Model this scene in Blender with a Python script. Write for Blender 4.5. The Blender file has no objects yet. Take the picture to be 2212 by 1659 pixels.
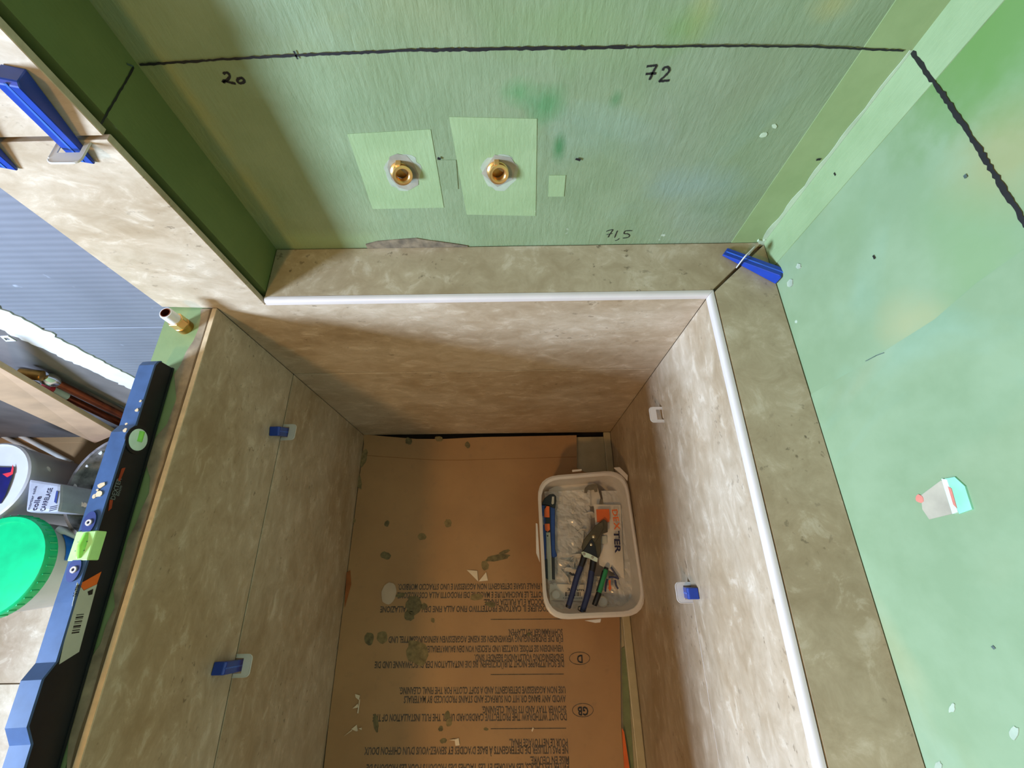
import bpy, bmesh, math, random
from mathutils import Vector, Matrix, noise
random.seed(7)
C = bpy.context.scene.collection
V = Vector
# ------------------------------------------------------------------ camera
F = 922.98
P, RO, YA = math.radians(67.022), math.radians(-.6903), math.radians(-.1816)
H = 1.4992
fw = V((0, math.cos(P), -math.sin(P))); up = V((0, math.sin(P), math.cos(P))); rt = V((1, 0, 0))
rt, up = rt*math.cos(RO)+up*math.sin(RO), -rt*math.sin(RO)+up*math.cos(RO)
ZR = Matrix.Rotation(YA, 3, 'Z')
rt, up, fw = ZR@rt, ZR@up, ZR@fw
EYE = V((0, 0, H))
cam = bpy.data.cameras.new('camera'); cam.sensor_width = 36; cam.lens = F/2212*36; cam.clip_start = .02
co = bpy.data.objects.new('camera', cam); C.objects.link(co)
M = Matrix((rt, up, -fw)).transposed().to_4x4(); M.translation = EYE
co.matrix_world = M
sc = bpy.context.scene; sc.camera = co
# ------------------------------------------------------------------ light and exposure
sc.view_settings.view_transform = 'Standard'; sc.view_settings.look = 'None'
sc.view_settings.gamma = 1; sc.view_settings.use_curve_mapping = False
sc.view_settings.exposure = 0.0
w = bpy.data.worlds.new('world'); sc.world = w; w.use_nodes = True
bg = w.node_tree.nodes['Background']; bg.inputs[0].default_value = (.80, .90, 1, 1); bg.inputs[1].default_value = 1.0
def area(name, loc, target, sx, sy, power, col):
    l = bpy.data.lights.new(name, 'AREA'); l.shape = 'RECTANGLE'; l.size = sx; l.size_y = sy; l.energy = power; l.color = col
    o = bpy.data.objects.new(name, l); C.objects.link(o); o.location = loc
    o.rotation_euler = (V(target)-V(loc)).to_track_quat('-Z', 'Y').to_euler(); return o
WX = -2.0                                            # plane of the window wall
area('window_daylight', (WX+.03, -.66, 1.37), (0, -.66, 1.37), .52, .40, 165, (.53, .71, 1.0))
lb = bpy.data.lights.new('ceiling_bulb', 'POINT'); lb.energy = 60; lb.color = (1.0, .57, .21); lb.shadow_soft_size = .10
lo = bpy.data.objects.new('ceiling_bulb', lb); C.objects.link(lo); lo.location = (-1.0, -1.45, 2.30)

# ------------------------------------------------------------------ projection helpers (pixel of the photograph -> point on a plane)
def ray(u, v): return rt*((u-1106)/F)-up*((v-829.5)/F)+fw
def onz(u, v, z): d = ray(u, v); return EYE+d*((z-H)/d.z)
def ony(u, v, y): d = ray(u, v); return EYE+d*(y/d.y)
def onx(u, v, x): d = ray(u, v); return EYE+d*(x/d.x)
Yw, Yf, xl, xr, xri, xli = .555, .4398, -.4394, .4806, .3555, -.5345
zL, zJ, zT, zM = .8594, .5449, .8365, 1.1886
YB = -1.3                                            # where the shower walls stop, behind the camera
# ------------------------------------------------------------------ material helpers
def lin(c):
    return tuple(((x/255)/12.92 if x/255 <= .04045 else ((x/255+.055)/1.055)**2.4) for x in c)+(1,)
class N:
    def __init__(s, name):
        s.m = bpy.data.materials.new(name); s.m.use_nodes = True; s.t = s.m.node_tree
        s.b = s.t.nodes['Principled BSDF']; s.out = s.t.nodes['Material Output']
    def n(s, ty, **k):
        q = s.t.nodes.new(ty)
        for a, b in k.items():
            if hasattr(q, a): setattr(q, a, b)
            else: q.inputs[a].default_value = b
        return q
    def l(s, a, b): s.t.links.new(a, b)
    def coord(s, scale=(1, 1, 1), rnd=True):
        t = s.n('ShaderNodeTexCoord'); mp = s.n('ShaderNodeMapping'); mp.inputs['Scale'].default_value = scale
        s.l(t.outputs['Object'], mp.inputs['Vector'])
        if rnd:
            oi = s.n('ShaderNodeObjectInfo'); mu = s.n('ShaderNodeMath', operation='MULTIPLY'); mu.inputs[1].default_value = 37
            s.l(oi.outputs['Random'], mu.inputs[0]); s.l(mu.outputs[0], mp.inputs['Location'])
        return mp.outputs[0]
    def noise(s, co, scale, detail=4, rough=.55, dist=0):
        q = s.n('ShaderNodeTexNoise'); q.inputs['Scale'].default_value = scale; q.inputs['Detail'].default_value = detail
        q.inputs['Roughness'].default_value = rough; q.inputs['Distortion'].default_value = dist
        s.l(co, q.inputs['Vector']); return q.outputs['Fac']
    def ramp(s, f, stops):
        q = s.n('ShaderNodeValToRGB'); e = q.color_ramp.elements
        while len(e) < len(stops): e.new(.5)
        for i, (p, c) in enumerate(stops): e[i].position = p; e[i].color = c if len(c) == 4 else lin(c)
        s.l(f, q.inputs[0]); return q.outputs[0]
    def mix(s, f, a, b, mode='MIX'):
        q = s.n('ShaderNodeMix', data_type='RGBA', blend_type=mode)
        if isinstance(f, (int, float)): q.inputs[0].default_value = f
        else: s.l(f, q.inputs[0])
        for i, x in ((6, a), (7, b)):
            if isinstance(x, tuple): q.inputs[i].default_value = x if len(x) == 4 else lin(x)
            else: s.l(x, q.inputs[i])
        return q.outputs[2]
    def bump(s, h, strength, dist=.002):
        q = s.n('ShaderNodeBump'); q.inputs['Strength'].default_value = strength; q.inputs['Distance'].default_value = dist
        s.l(h, q.inputs['Height']); s.l(q.outputs[0], s.b.inputs['Normal']); return q
W4, K4 = (1, 1, 1, 1), (0, 0, 0, 1)
_x = lambda u, v: ony(u, v, Yw).x
_z = lambda u, v: ony(u, v, Yw).z
_y = lambda u, v: onx(u, v, xr).y
_z2 = lambda u, v: onx(u, v, xr).z
def plain(name, col, rough=.5, metal=0, var=.10, scale=25, bump=0, alpha=1, spec=.5, trans=0):
    s = N(name); f = s.noise(s.coord(), scale, 4)
    a = tuple(max(0, min(255, c*(1-var))) for c in col); b = tuple(max(0, min(255, c*(1+var))) for c in col)
    s.l(s.ramp(f, [(.3, a), (.7, b)]), s.b.inputs['Base Color'])
    s.b.inputs['Roughness'].default_value = rough; s.b.inputs['Metallic'].default_value = metal
    s.b.inputs['Specular IOR Level'].default_value = spec
    s.b.inputs['Alpha'].default_value = alpha; s.b.inputs['Transmission Weight'].default_value = trans
    if bump: s.bump(f, bump)
    return s.m
def milky(m, amt=.5):
    t = m.node_tree; b = t.nodes['Principled BSDF']; o = t.nodes['Material Output']
    tr = t.nodes.new('ShaderNodeBsdfTranslucent'); mx = t.nodes.new('ShaderNodeMixShader'); mx.inputs[0].default_value = amt
    t.links.new(b.inputs['Base Color'].links[0].from_socket, tr.inputs['Color'])
    t.links.new(b.outputs[0], mx.inputs[1]); t.links.new(tr.outputs[0], mx.inputs[2]); t.links.new(mx.outputs[0], o.inputs['Surface']); return m
def tile_mat(name, dark, light, warm, pit=.5, rough=.38, sc3=(1, 1, 1.7)):
    s = N(name); c = s.coord(sc3)
    n1 = s.noise(c, 2.6, 6, .6, .6); n2 = s.noise(c, 21, 9, .7, .5); n3 = s.noise(c, 1.7, 3)
    col = s.ramp(n1, [(.36, dark), (.58, light)])
    col = s.mix(s.ramp(n3, [(.50, K4), (.78, (.5, .5, .5, 1))]), col, warm)
    col = s.mix(s.ramp(n2, [(.38, (.42, .42, .42, 1)), (.60, K4)]), col, s.mix(1, col, (196, 184, 164), 'MULTIPLY'))
    col = s.mix(s.ramp(n2, [(.56, K4), (.70, (.42, .42, .42, 1))]), col, (226, 212, 188))
    p1 = s.noise(c, 62, 3, .6); p2 = s.noise(c, 5, 3, .6)
    pm = s.mix(1, s.ramp(p1, [(.31, W4), (.37, K4)]), s.ramp(p2, [(.45, K4), (.62, (pit, pit, pit, 1))]), 'MULTIPLY')
    col = s.mix(pm, col, (88, 72, 50))
    s.l(col, s.b.inputs['Base Color'])
    s.l(s.ramp(n2, [(.3, (rough-.06,)*3+(1,)), (.7, (rough+.10,)*3+(1,))]), s.b.inputs['Roughness'])
    h = s.mix(.5, n2, s.mix(1, W4, pm, 'SUBTRACT')); s.bump(h, .22, .0012)
    return s.m
def green_mat(name, base, beige, blue, strokes=0, rough=.45, brown=.35, stains_and_light=(), axis=0):
    s = N(name); c = s.coord((1, 1, 1), False)
    a = s.noise(c, 2.3, 3, .5, .5); b = s.noise(c, 3.6, 4, .55, .6); d = s.noise(c, 11, 6, .6); e = s.noise(c, 1.4, 4, .5, .8)
    col = s.mix(s.ramp(a, [(.50, K4), (.66, (brown,)*3+(1,))]), base, beige)
    col = s.mix(s.ramp(b, [(.52, K4), (.66, (.55, .55, .55, 1))]), col, blue)
    col = s.mix(s.ramp(e, [(.60, K4), (.72, (.35, .35, .35, 1))]), col, (140, 146, 130))
    col = s.mix(s.ramp(d, [(.38, (.28, .28, .28, 1)), (.62, K4)]), col, s.mix(1, col, (190, 205, 180), 'MULTIPLY'))
    sp = s.noise(c, 26, 2); col = s.mix(s.ramp(sp, [(.77, K4), (.80, (.45, .45, .45, 1))]), col, (225, 232, 214))
    for (x0, z0, rx, rz, cc, am) in stains_and_light:
        mp = s.n('ShaderNodeMapping'); mp.inputs['Location'].default_value = ((-x0/rx, 0, -z0/rz), (0, -x0/rx, -z0/rz))[axis]; mp.inputs['Scale'].default_value = ((1/rx, 0, 1/rz), (0, 1/rx, 1/rz))[axis]
        s.l(c, mp.inputs['Vector']); ln = s.n('ShaderNodeVectorMath', operation='LENGTH'); s.l(mp.outputs[0], ln.inputs[0])
        ad = s.n('ShaderNodeMath', operation='MULTIPLY_ADD'); s.l(d, ad.inputs[0]); ad.inputs[1].default_value = 1.6; s.l(ln.outputs['Value'], ad.inputs[2])
        mr = s.n('ShaderNodeMapRange'); mr.inputs[1].default_value = 1.0; mr.inputs[2].default_value = 1.9; mr.inputs[3].default_value = am; mr.inputs[4].default_value = 0
        s.l(ad.outputs[0], mr.inputs[0]); col = s.mix(mr.outputs[0], col, cc)
    s.l(col, s.b.inputs['Base Color']); s.b.inputs['Roughness'].default_value = rough
    s.b.inputs['Specular IOR Level'].default_value = .42
    if strokes:
        c2 = s.coord((1, 1, .14), False); st = s.noise(c2, 150, 5, .62, .25); c3 = s.coord((1, 1, .55), False); st2 = s.noise(c3, 95, 4, .6, .4)
        s.bump(s.mix(.5, st, st2), strokes, .0022)
    else: s.bump(s.noise(c, 18, 5), .18, .003)
    return s.m
m_tile = tile_mat('travertine_tile', (172, 150, 120), (196, 178, 152), (182, 152, 114), .55)
m_tile_top = tile_mat('travertine_tile_pitted', (168, 147, 115), (188, 169, 138), (176, 146, 108), .7, .5, (1, 1, 1))
m_tile_col = m_tile_low = m_tile
m_floor_tile = tile_mat('floor_tile_beige', (172, 150, 124), (194, 176, 150), (180, 152, 120), .2)
m_green_back = green_mat('green_membrane_brushed', (131, 146, 110), (145, 142, 94), (132, 152, 128), .8, stains_and_light=[(_x(u, v), _z(u, v), a, b_, cc, am) for u, v, a, b_, cc, am in (
    (1120, 200, .030, .022, (92, 138, 88), .8), (1180, 225, .028, .030, (86, 132, 84), .85), (1208, 320, .011, .026, (70, 118, 72), .9), (1330, 215, .010, .014, (84, 124, 80), .7),
    (1515, 22, .020, .040, (160, 158, 92), .4), (1470, 60, .050, .030, (104, 138, 70), .5), (1800, 10, .03, .02, (160, 156, 96), .5), (690, 520, .12, .03, (150, 170, 120), .5),
    (1500, 400, .09, .04, (132, 150, 134), .6), (1640, 180, .08, .06, (126, 136, 104), .6), (440, 330, .05, .26, (158, 152, 90), .75), (1250, 60, .10, .05, (124, 146, 96), .5))])  # tall yellowish blot at the left is warm bulb light painted in
m_green_right = green_mat('green_membrane_smooth', (138, 158, 120), (168, 162, 118), (138, 166, 138), 0, .36, .95, axis=1, stains_and_light=[(_y(u, v), _z2(u, v), a, b_, cc, am) for u, v, a, b_, cc, am in (
    (1960, 700, .05, .05, (174, 168, 120), .45), (2060, 830, .10, .05, (172, 168, 116), .5), (2110, 1180, .16, .06, (176, 172, 124), .6), (1880, 1290, .10, .05, (136, 168, 132), .7), (2120, 1400, .14, .04, (174, 172, 122), .5),
    (2160, 330, .06, .06, (156, 148, 94), .55), (2060, 120, .08, .10, (104, 134, 74), .75), (2190, 40, .10, .10, (100, 138, 70), .8), (2100, 560, .10, .05, (126, 152, 104), .7), (1830, 480, .05, .05, (128, 150, 108), .6), (1860, 900, .07, .03, (146, 178, 146), .6))])  # dark olive blots at the top are painted light falloff; the rest is paint
m_green_shaded = green_mat('green_membrane_shaded', (108, 118, 66), (114, 118, 60), (100, 118, 72), .3, .5)  # same green membrane, colour darkened for the shade on the recess return
m_patch = green_mat('green_membrane_patch', (150, 170, 124), (160, 170, 118), (152, 174, 134), .5, .45)
m_tape = green_mat('green_tape', (142, 160, 108), (162, 160, 108), (146, 166, 124), .1, .4)
m_plaster = plain('pale_green_sealant', (180, 194, 162), .35, var=.05)
m_halo = plain('pale_sealant_halo', (196, 206, 180), .5, var=.08, alpha=.6)
m_white_wall = plain('bare_grey_plaster', (112, 108, 100), .9, var=.05, scale=6)
m_mortar = plain('grey_brown_mortar', (150, 132, 106), .9, var=.2, scale=30, bump=.5)
m_mortar_g = plain('dark_grey_mortar', (112, 98, 76), .9, var=.2, scale=60, bump=.6)
m_joint = plain('dark_joint', (52, 40, 28), .9, var=.1)
m_trim = plain('white_pvc_trim', (208, 196, 186), .3, var=.015)
m_ink = plain('black_marker_ink', (24, 22, 22), .55, var=.2, scale=200)
m_ink_g = plain('faded_marker_ink', (70, 84, 76), .6, var=.2, scale=200)
m_stain = plain('dark_green_stain', (84, 128, 82), .5, var=.12, scale=40)
m_pvc_grey = plain('grey_sleeve', (140, 136, 118), .6, var=.15)
m_brass = plain('brass', (232, 186, 116), .3, .9, .05, 60)
m_brass_d = plain('dull_brass', (170, 128, 66), .38, 1, .15, 60)
m_copper = plain('copper', (150, 78, 50), .4, 1, .15)
m_ptfe = plain('white_sealing_tape', (226, 222, 216), .5, var=.04)
m_chrome = plain('chrome', (200, 200, 205), .18, 1, .05)
m_wedge = plain('blue_wedge_plastic', (26, 60, 150), .32, var=.05, scale=60)
m_clip = plain('white_clip_plastic', (226, 220, 208), .4, var=.02, alpha=.93)
m_tray = plain('pale_tray_acrylic', (184, 170, 132), .3, var=.04)
m_alu = plain('blue_painted_rail', (66, 92, 132), .32, var=.07, scale=40)
m_black = plain('black_level_face', (18, 22, 26), .4, var=.25, scale=18)
m_dblue = plain('dark_blue_plate', (44, 56, 112), .4, var=.08)
m_vial = plain('green_vial', (150, 236, 96), .15, var=.10, scale=30)
m_vial_l = plain('pale_vial_glass', (206, 232, 214), .12, var=.06)
m_orange = plain('orange_print', (226, 104, 34), .45, var=.05)
m_label = plain('grey_label_paper', (186, 184, 166), .6, var=.05)
m_navy = plain('navy_print', (34, 30, 62), .5, var=.05)
m_print = plain('grey_printing_ink', (84, 72, 60), .8, var=.3, scale=90)
m_blackp = plain('black_plastic', (26, 24, 24), .4, var=.15)
m_bluep = plain('blue_grip', (28, 62, 128), .4, var=.12)
m_navyg = plain('navy_rubber_grip', (38, 46, 84), .5, var=.1)
m_steel = plain('dark_steel', (96, 84, 64), .42, .7, .12)
m_silver = plain('bright_steel', (220, 206, 176), .25, 1, .08)
m_blade = plain('blade_steel', (176, 166, 146), .35, .6, .05)
m_penG = plain('green_marker_body', (46, 142, 84), .3, var=.08)
m_bag = plain('clear_plastic_film', (240, 234, 222), .16, var=.03, alpha=.6)
m_pouch = plain('white_plastic_pouch', (232, 220, 200), .3, var=.03, alpha=.97)
m_box = plain('translucent_box_plastic', (240, 234, 224), .25, var=.03, alpha=.68)
m_boxrim = plain('translucent_box_rim', (238, 228, 216), .28, var=.02, alpha=.86)
for q_ in (m_bag, m_pouch, m_clip): milky(q_, .12)
for q_ in (m_box, m_boxrim): milky(q_, .15)
m_paper = plain('torn_white_paper', (226, 206, 176), .7, var=.05)
m_sticker = plain('oval_paper_sticker', (190, 166, 140), .7, var=.04)
m_spot = plain('dried_mortar_spot', (104, 92, 60), .8, var=.2, scale=80)
m_spotg = plain('greenish_mortar_dust', (128, 110, 72), .9, var=.15, scale=80)
m_wood = plain('beige_board', (182, 148, 120), .6, var=.07, scale=14)
m_pipe_w = plain('white_plastic_pipe', (214, 206, 196), .35, var=.04)
m_bucket = plain('white_bucket_plastic', (196, 194, 198), .35, var=.02)
m_lid = plain('green_lid_plastic', (6, 168, 104), .3, var=.08, scale=16)
m_tub = plain('black_rubber_mortar', (84, 80, 82), .8, var=.75, scale=26, bump=.4)
m_sky = plain('bright_blue_plastic', (16, 110, 214), .35, var=.06)
m_red = plain('red_print', (220, 52, 66), .45, var=.05)
m_bluepr = plain('dark_blue_print', (20, 20, 84), .4, var=.15)
m_bagp = plain('grey_paper_bag', (150, 150, 160), .6, var=.06, bump=.2)
def cardboard():
    s = N('brown_cardboard'); c = s.coord((1, 1, 1), False)
    a = s.noise(c, 4, 5); b = s.noise(s.coord((1, 60, 1), False), 6, 3); d = s.noise(c, 40, 5)
    col = s.ramp(a, [(.3, (160, 121, 80)), (.7, (178, 137, 92))])
    col = s.mix(s.ramp(d, [(.58, K4), (.78, (.3, .3, .3, 1))]), col, (136, 110, 80))
    s.l(col, s.b.inputs['Base Color']); s.b.inputs['Roughness'].default_value = .75; s.bump(b, .12, .001)
    return s.m
m_card = cardboard()
def backer():
    s = N('blue_grey_backer_board'); c = s.coord((1, 1, 1), False)
    a = s.noise(c, 5, 4); sp = s.noise(c, 22, 3, .6)
    col = s.ramp(a, [(.3, (98, 100, 108)), (.7, (112, 114, 122))])
    col = s.mix(s.ramp(sp, [(.68, K4), (.76, (.4, .4, .4, 1))]), col, (200, 208, 226))
    wv = s.n('ShaderNodeTexWave', wave_type='BANDS', bands_direction='Z'); wv.inputs['Scale'].default_value = 24; wv.inputs['Distortion'].default_value = .5
    s.l(c, wv.inputs['Vector'])
    col = s.mix(.07, col, wv.outputs['Color'], 'OVERLAY')
    s.l(col, s.b.inputs['Base Color']); s.b.inputs['Roughness'].default_value = .6; s.bump(wv.outputs['Fac'], .14, .002)
    return s.m
m_backer = backer()
m_backer_b = plain('brown_backer_board', (96, 90, 88), .7, var=.14, scale=8)
m_white_tape = plain('white_joint_filler', (200, 198, 200), .7, var=.03, scale=20)

# ------------------------------------------------------------------ geometry helpers
def bm_new(): return bmesh.new()
def prism(bm, pts, ext):
    """closed polygon pts extruded by vector ext"""
    pts = [V(p) for p in pts]; ext = V(ext); n = len(pts)
    a = [bm.verts.new(p) for p in pts]; b = [bm.verts.new(p+ext) for p in pts]
    bm.faces.new(a); bm.faces.new(list(reversed(b)))
    for i in range(n): bm.faces.new((a[i], b[i], b[(i+1) % n], a[(i+1) % n]))
    return bm
def box(bm, lo, hi):
    x0, y0, z0 = lo; x1, y1, z1 = hi
    return prism(bm, [(x0, y0, z0), (x1, y0, z0), (x1, y1, z0), (x0, y1, z0)], (0, 0, z1-z0))
def bev(bm, w, seg=1):
    bmesh.ops.recalc_face_normals(bm, faces=bm.faces)
    e = [x for x in bm.edges if len(x.link_faces) == 2 and x.calc_face_angle(0) > .5]
    bmesh.ops.bevel(bm, geom=e, offset=w, segments=seg, affect='EDGES', profile=.6, clamp_overlap=True)
    return bm
def tube(bm, path, r, n=12, caps=True, closed=False):
    path = [V(p) for p in path]; rs = r if isinstance(r, (list, tuple)) else [r]*len(path)
    rings = []; N_ = len(path)
    for i, p in enumerate(path):
        if closed: t = (path[(i+1) % N_]-path[i-1]).normalized()
        else: t = (path[min(i+1, N_-1)]-path[max(i-1, 0)]).normalized()
        u = t.cross(V((0, 0, 1)));
        if u.length < .05: u = t.cross(V((0, 1, 0)))
        u.normalize(); w_ = t.cross(u)
        rings.append([bm.verts.new(p+(u*math.cos(2*math.pi*k/n)+w_*math.sin(2*math.pi*k/n))*rs[i]) for k in range(n)])
    pairs = list(zip(rings, rings[1:]))+([(rings[-1], rings[0])] if closed else [])
    for a, b in pairs:
        for k in range(n): bm.faces.new((a[k], a[(k+1) % n], b[(k+1) % n], b[k]))
    if caps and not closed: bm.faces.new(rings[0]); bm.faces.new(list(reversed(rings[-1])))
    return bm
def lathe(bm, prof, org, axis, n=32, cap0=False, cap1=False, phase=0):
    """profile of (radius, height) about axis from org"""
    org = V(org); ax = V(axis).normalized(); u = ax.orthogonal().normalized(); w_ = ax.cross(u); rings = []
    for r, h in prof:
        rings.append([bm.verts.new(org+ax*h+(u*math.cos(2*math.pi*k/n+phase)+w_*math.sin(2*math.pi*k/n+phase))*r) for k in range(n)])
    for a, b in zip(rings, rings[1:]):
        for k in range(n): bm.faces.new((a[k], a[(k+1) % n], b[(k+1) % n], b[k]))
    if cap0: bm.faces.new(rings[0])
    if cap1: bm.faces.new(list(reversed(rings[-1])))
    return bm
def smooth(pts, sub=4, closed=False):
    pts = [V(p) for p in pts]; out = []; n = len(pts)
    for i in range(n if closed else n-1):
        g = lambda k: pts[k % n] if closed else pts[max(0, min(n-1, k))]
        p0, p1, p2, p3 = g(i-1), g(i), g(i+1), g(i+2)
        for s in range(sub):
            t = s/sub
            out.append(.5*((2*p1)+(p2-p0)*t+(2*p0-5*p1+4*p2-p3)*t*t+(3*p1-p0-3*p2+p3)*t**3))
    if not closed: out.append(pts[-1])
    return out
def ribbon(bm, path, wid, nrm, th=.0004, jit=0):
    """flat pen stroke lying on a surface with normal nrm"""
    path = [V(p) for p in path]; nrm = V(nrm).normalized(); L = []; R_ = []
    for i, p in enumerate(path):
        t = (path[min(i+1, len(path)-1)]-path[max(i-1, 0)]); t = (t-nrm*t.dot(nrm)).normalized(); s = t.cross(nrm)
        a, b = (wid/2*(1+random.uniform(-jit, jit)) for _ in (0, 1))
        L.append(bm.verts.new(p+s*a+nrm*th)); R_.append(bm.verts.new(p-s*b+nrm*th))
    for i in range(len(path)-1): bm.faces.new((L[i], L[i+1], R_[i+1], R_[i]))
    return bm
def blob(c, r, n=14, jit=.18, sx=1, sy=1, rot=0, seed=None):
    rnd = random.Random(seed if seed is not None else random.random()); out = []
    ca, sa = math.cos(rot), math.sin(rot)
    for k in range(n):
        a = 2*math.pi*k/n; q = r*(1+rnd.uniform(-jit, jit)); x, y = q*math.cos(a)*sx, q*math.sin(a)*sy
        out.append((c[0]+x*ca-y*sa, c[1]+x*sa+y*ca))
    return out
def mk(name, bm, m, parent=None, label=None, cat=None, group=None, kind=None, shade=False, recalc=True, keep=False):
    if recalc: bmesh.ops.recalc_face_normals(bm, faces=bm.faces)
    vs = [v.co for v in bm.verts]
    if keep: o0 = V((0, 0, 0))
    else:
        lo = V((min(v[i] for v in vs) for i in range(3))); hi = V((max(v[i] for v in vs) for i in range(3)))
        o0 = V(((lo.x+hi.x)/2, (lo.y+hi.y)/2, lo.z))
    bmesh.ops.translate(bm, verts=bm.verts, vec=-o0)
    me = bpy.data.meshes.new(name); bm.to_mesh(me); bm.free()
    for x in (m if isinstance(m, (list, tuple)) else [m]): me.materials.append(x)
    if shade:
        me.polygons.foreach_set('use_smooth', [True]*len(me.polygons))
        try: me.set_sharp_from_angle(angle=.7)
        except Exception: pass
    o = bpy.data.objects.new(name, me); C.objects.link(o)
    setp(o, o0, parent); tag(o, label, cat, group, kind); return o
def wpos(o):
    p = V(o.location)
    while o.parent: o = o.parent; p += o.location
    return p
def setp(o, world, parent):
    if parent is not None: o.parent = parent; o.location = V(world)-wpos(parent)
    else: o.location = world
def tag(o, label=None, cat=None, group=None, kind=None):
    for k, v in (('label', label), ('category', cat), ('group', group), ('kind', kind)):
        if v: o[k] = v
    return o
def thing(name, loc, label, cat, group=None):
    o = bpy.data.objects.new(name, None); o.empty_display_size = .02; C.objects.link(o); o.location = loc
    return tag(o, label, cat, group)
def pp(pts, z): return [onz(u, v, z) for u, v in pts]
def pxprism(name, pts, z0, z1, m, parent=None, bevel=.0008, **k):
    bm = bm_new(); prism(bm, pp(pts, z0), (0, 0, z1-z0))
    if bevel: bev(bm, bevel)
    return mk(name, bm, m, parent, **k)
def sub(o, cx, cy, s): return [(o[0]+cx_*s, o[1]+cy_*s) for cx_, cy_ in zip(cx, cy)]
def crop(pts, ox, oy, s): return [(ox+x*s, oy+y*s) for x, y in pts]
def text(body, p0, p1, height, nrm, m, parent, name='printed_text', th=.0003, bold=.012, **k):
    """lettering running from p0 to p1, cap height 'height', on a surface with normal nrm"""
    cu = bpy.data.curves.new('lettering', 'FONT'); cu.body = body; cu.size = 1; cu.offset = bold; cu.resolution_u = 2
    ob = bpy.data.objects.new('lettering', cu); C.objects.link(ob)
    dg = bpy.context.evaluated_depsgraph_get(); me = bpy.data.meshes.new_from_object(ob.evaluated_get(dg))
    bpy.data.objects.remove(ob)
    xs = [v.co.x for v in me.vertices]; ys = [v.co.y for v in me.vertices]
    p0, p1, nrm = V(p0), V(p1), V(nrm).normalized(); ex = p1-p0; L = ex.length; ex.normalize(); ey = nrm.cross(ex).normalized()
    w0, w1 = min(xs), max(xs); cap = .70
    bm = bm_new(); bm.from_mesh(me)
    for v in bm.verts:
        v.co = p0+ex*((v.co.x-w0)/(w1-w0)*L)+ey*(v.co.y/cap*height)+nrm*th
    return mk(name, bm, m, parent, recalc=False, **k)

# ================================================================== SETTING
def struct(name, bm, m, **k): return mk(name, bm, m, kind='structure', keep=True, **k)
CEIL = 2.45
floor = struct('floor', box(bm_new(), (WX, -2.2, -.12), (xli-.03, Yw, -.012)), m_mortar)
struct('floor_shower', box(bm_new(), (xli-.03, -2.2, -.12), (xr, Yw, -.032)), m_joint)  # under-slab coloured dark to stand for shade in the gap round the tray
jy = onz(30, 1477, 0).y
for i in range(-3, 3):
    for x0 in (-1.99, -1.315):
        y0, y1 = jy+i*.6+.0015, jy+(i+1)*.6-.0015
        y0, y1 = max(y0, -2.19), min(y1, Yf-.002)
        if y1-y0 < .03: continue
        mk('tile', bev(box(bm_new(), (x0, y0, -.011), (min(x0+.672, -.64), y1, 0)), .0008), m_floor_tile, floor)
struct('ceiling', box(bm_new(), (WX, -2.2, CEIL), (xr, Yw, CEIL+.1)), m_white_wall)
struct('wall_front', box(bm_new(), (WX, -2.3, -.12), (xr+.1, -2.2, CEIL)), m_white_wall)
# window wall on the left with its opening
wy0, wy1, wz0, wz1 = -1.02, -.30, 1.07, 1.67
wb = bm_new()
box(wb, (WX-.2, -2.2, -.12), (WX, wy0, CEIL)); box(wb, (WX-.2, wy1, -.12), (WX, Yw+.1, CEIL))
box(wb, (WX-.2, wy0, -.12), (WX, wy1, wz0)); box(wb, (WX-.2, wy0, wz1), (WX, wy1, CEIL))
struct('wall_left', wb, m_white_wall)
fb = bm_new()
for a, b in (((wy0, wz0), (wy1, wz0+.05)), ((wy0, wz1-.05), (wy1, wz1)), ((wy0, wz0), (wy0+.05, wz1)), ((wy1-.05, wz0), (wy1, wz1)), ((-.68, wz0), (-.64, wz1))):
    box(fb, (WX-.12, a[0], a[1]), (WX-.06, b[0], b[1]))
win = struct('window_1', fb, m_trim)
gm = N('window_glass'); gm.b.inputs['Roughness'].default_value = 0; gm.b.inputs['Transmission Weight'].default_value = 1; gm.b.inputs['IOR'].default_value = 1.1
for y0, y1 in ((wy0+.05, -.68), (-.64, wy1-.05)):
    mk('pane', box(bm_new(), (WX-.093, y0, wz0+.05), (WX-.089, y1, wz1-.05)), gm.m, win)
# ceiling lamp holding the bulb
lamp = thing('ceiling_lamp', (-1.0, -1.45, CEIL), 'bare warm bulb hanging from the ceiling behind the viewer', 'lamp')
mk('lamp_holder', lathe(bm_new(), [(.05, 0), (.05, -.015), (.02, -.02), (.018, -.05)], (-1.0, -1.45, CEIL), (0, 0, 1), 20, True, True), m_trim, lamp)

# back wall of the recess
back = struct('wall_back', box(bm_new(), (xl-.01, Yw, -.05), (xr+.1, Yw+.1, CEIL)), m_green_back)
right = struct('wall_right', box(bm_new(), (xr, -2.2, -.05), (xr+.1, Yw, CEIL)), m_green_right)
# full-height wall on the left of the recess
bl = struct('wall_back_left', box(bm_new(), (WX, Yf+.019, -.05), (xl, Yw+.1, CEIL)), m_green_shaded)
ys = Yf+.010
zS = ony(350, 706, ys).z
def bb(x0, x1, z0, z1, m, t=.009): return mk('backer_board', bev(box(bm_new(), (x0, ys, z0), (x1, ys+t, z1)), .0012), m, bl, keep=True)
bb(-1.62, -.458, zS+.0012, CEIL-.01, m_backer); bb(-1.62, -.458, 0, zS-.0012, m_backer)
bx_ = -1.012
mk('backer_board', box(bm_new(), (-1.995, ys-.0015, 0), (bx_, ys, zS-.001)), m_backer_b, bl, label='brownish lower backer board left of the white filler strip')
mk('backer_board', box(bm_new(), (-1.995, ys-.0015, zS+.002), (bx_-.015, ys, CEIL-.02)), m_backer_b, bl, label='brownish upper backer board left of the white filler strip')
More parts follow.
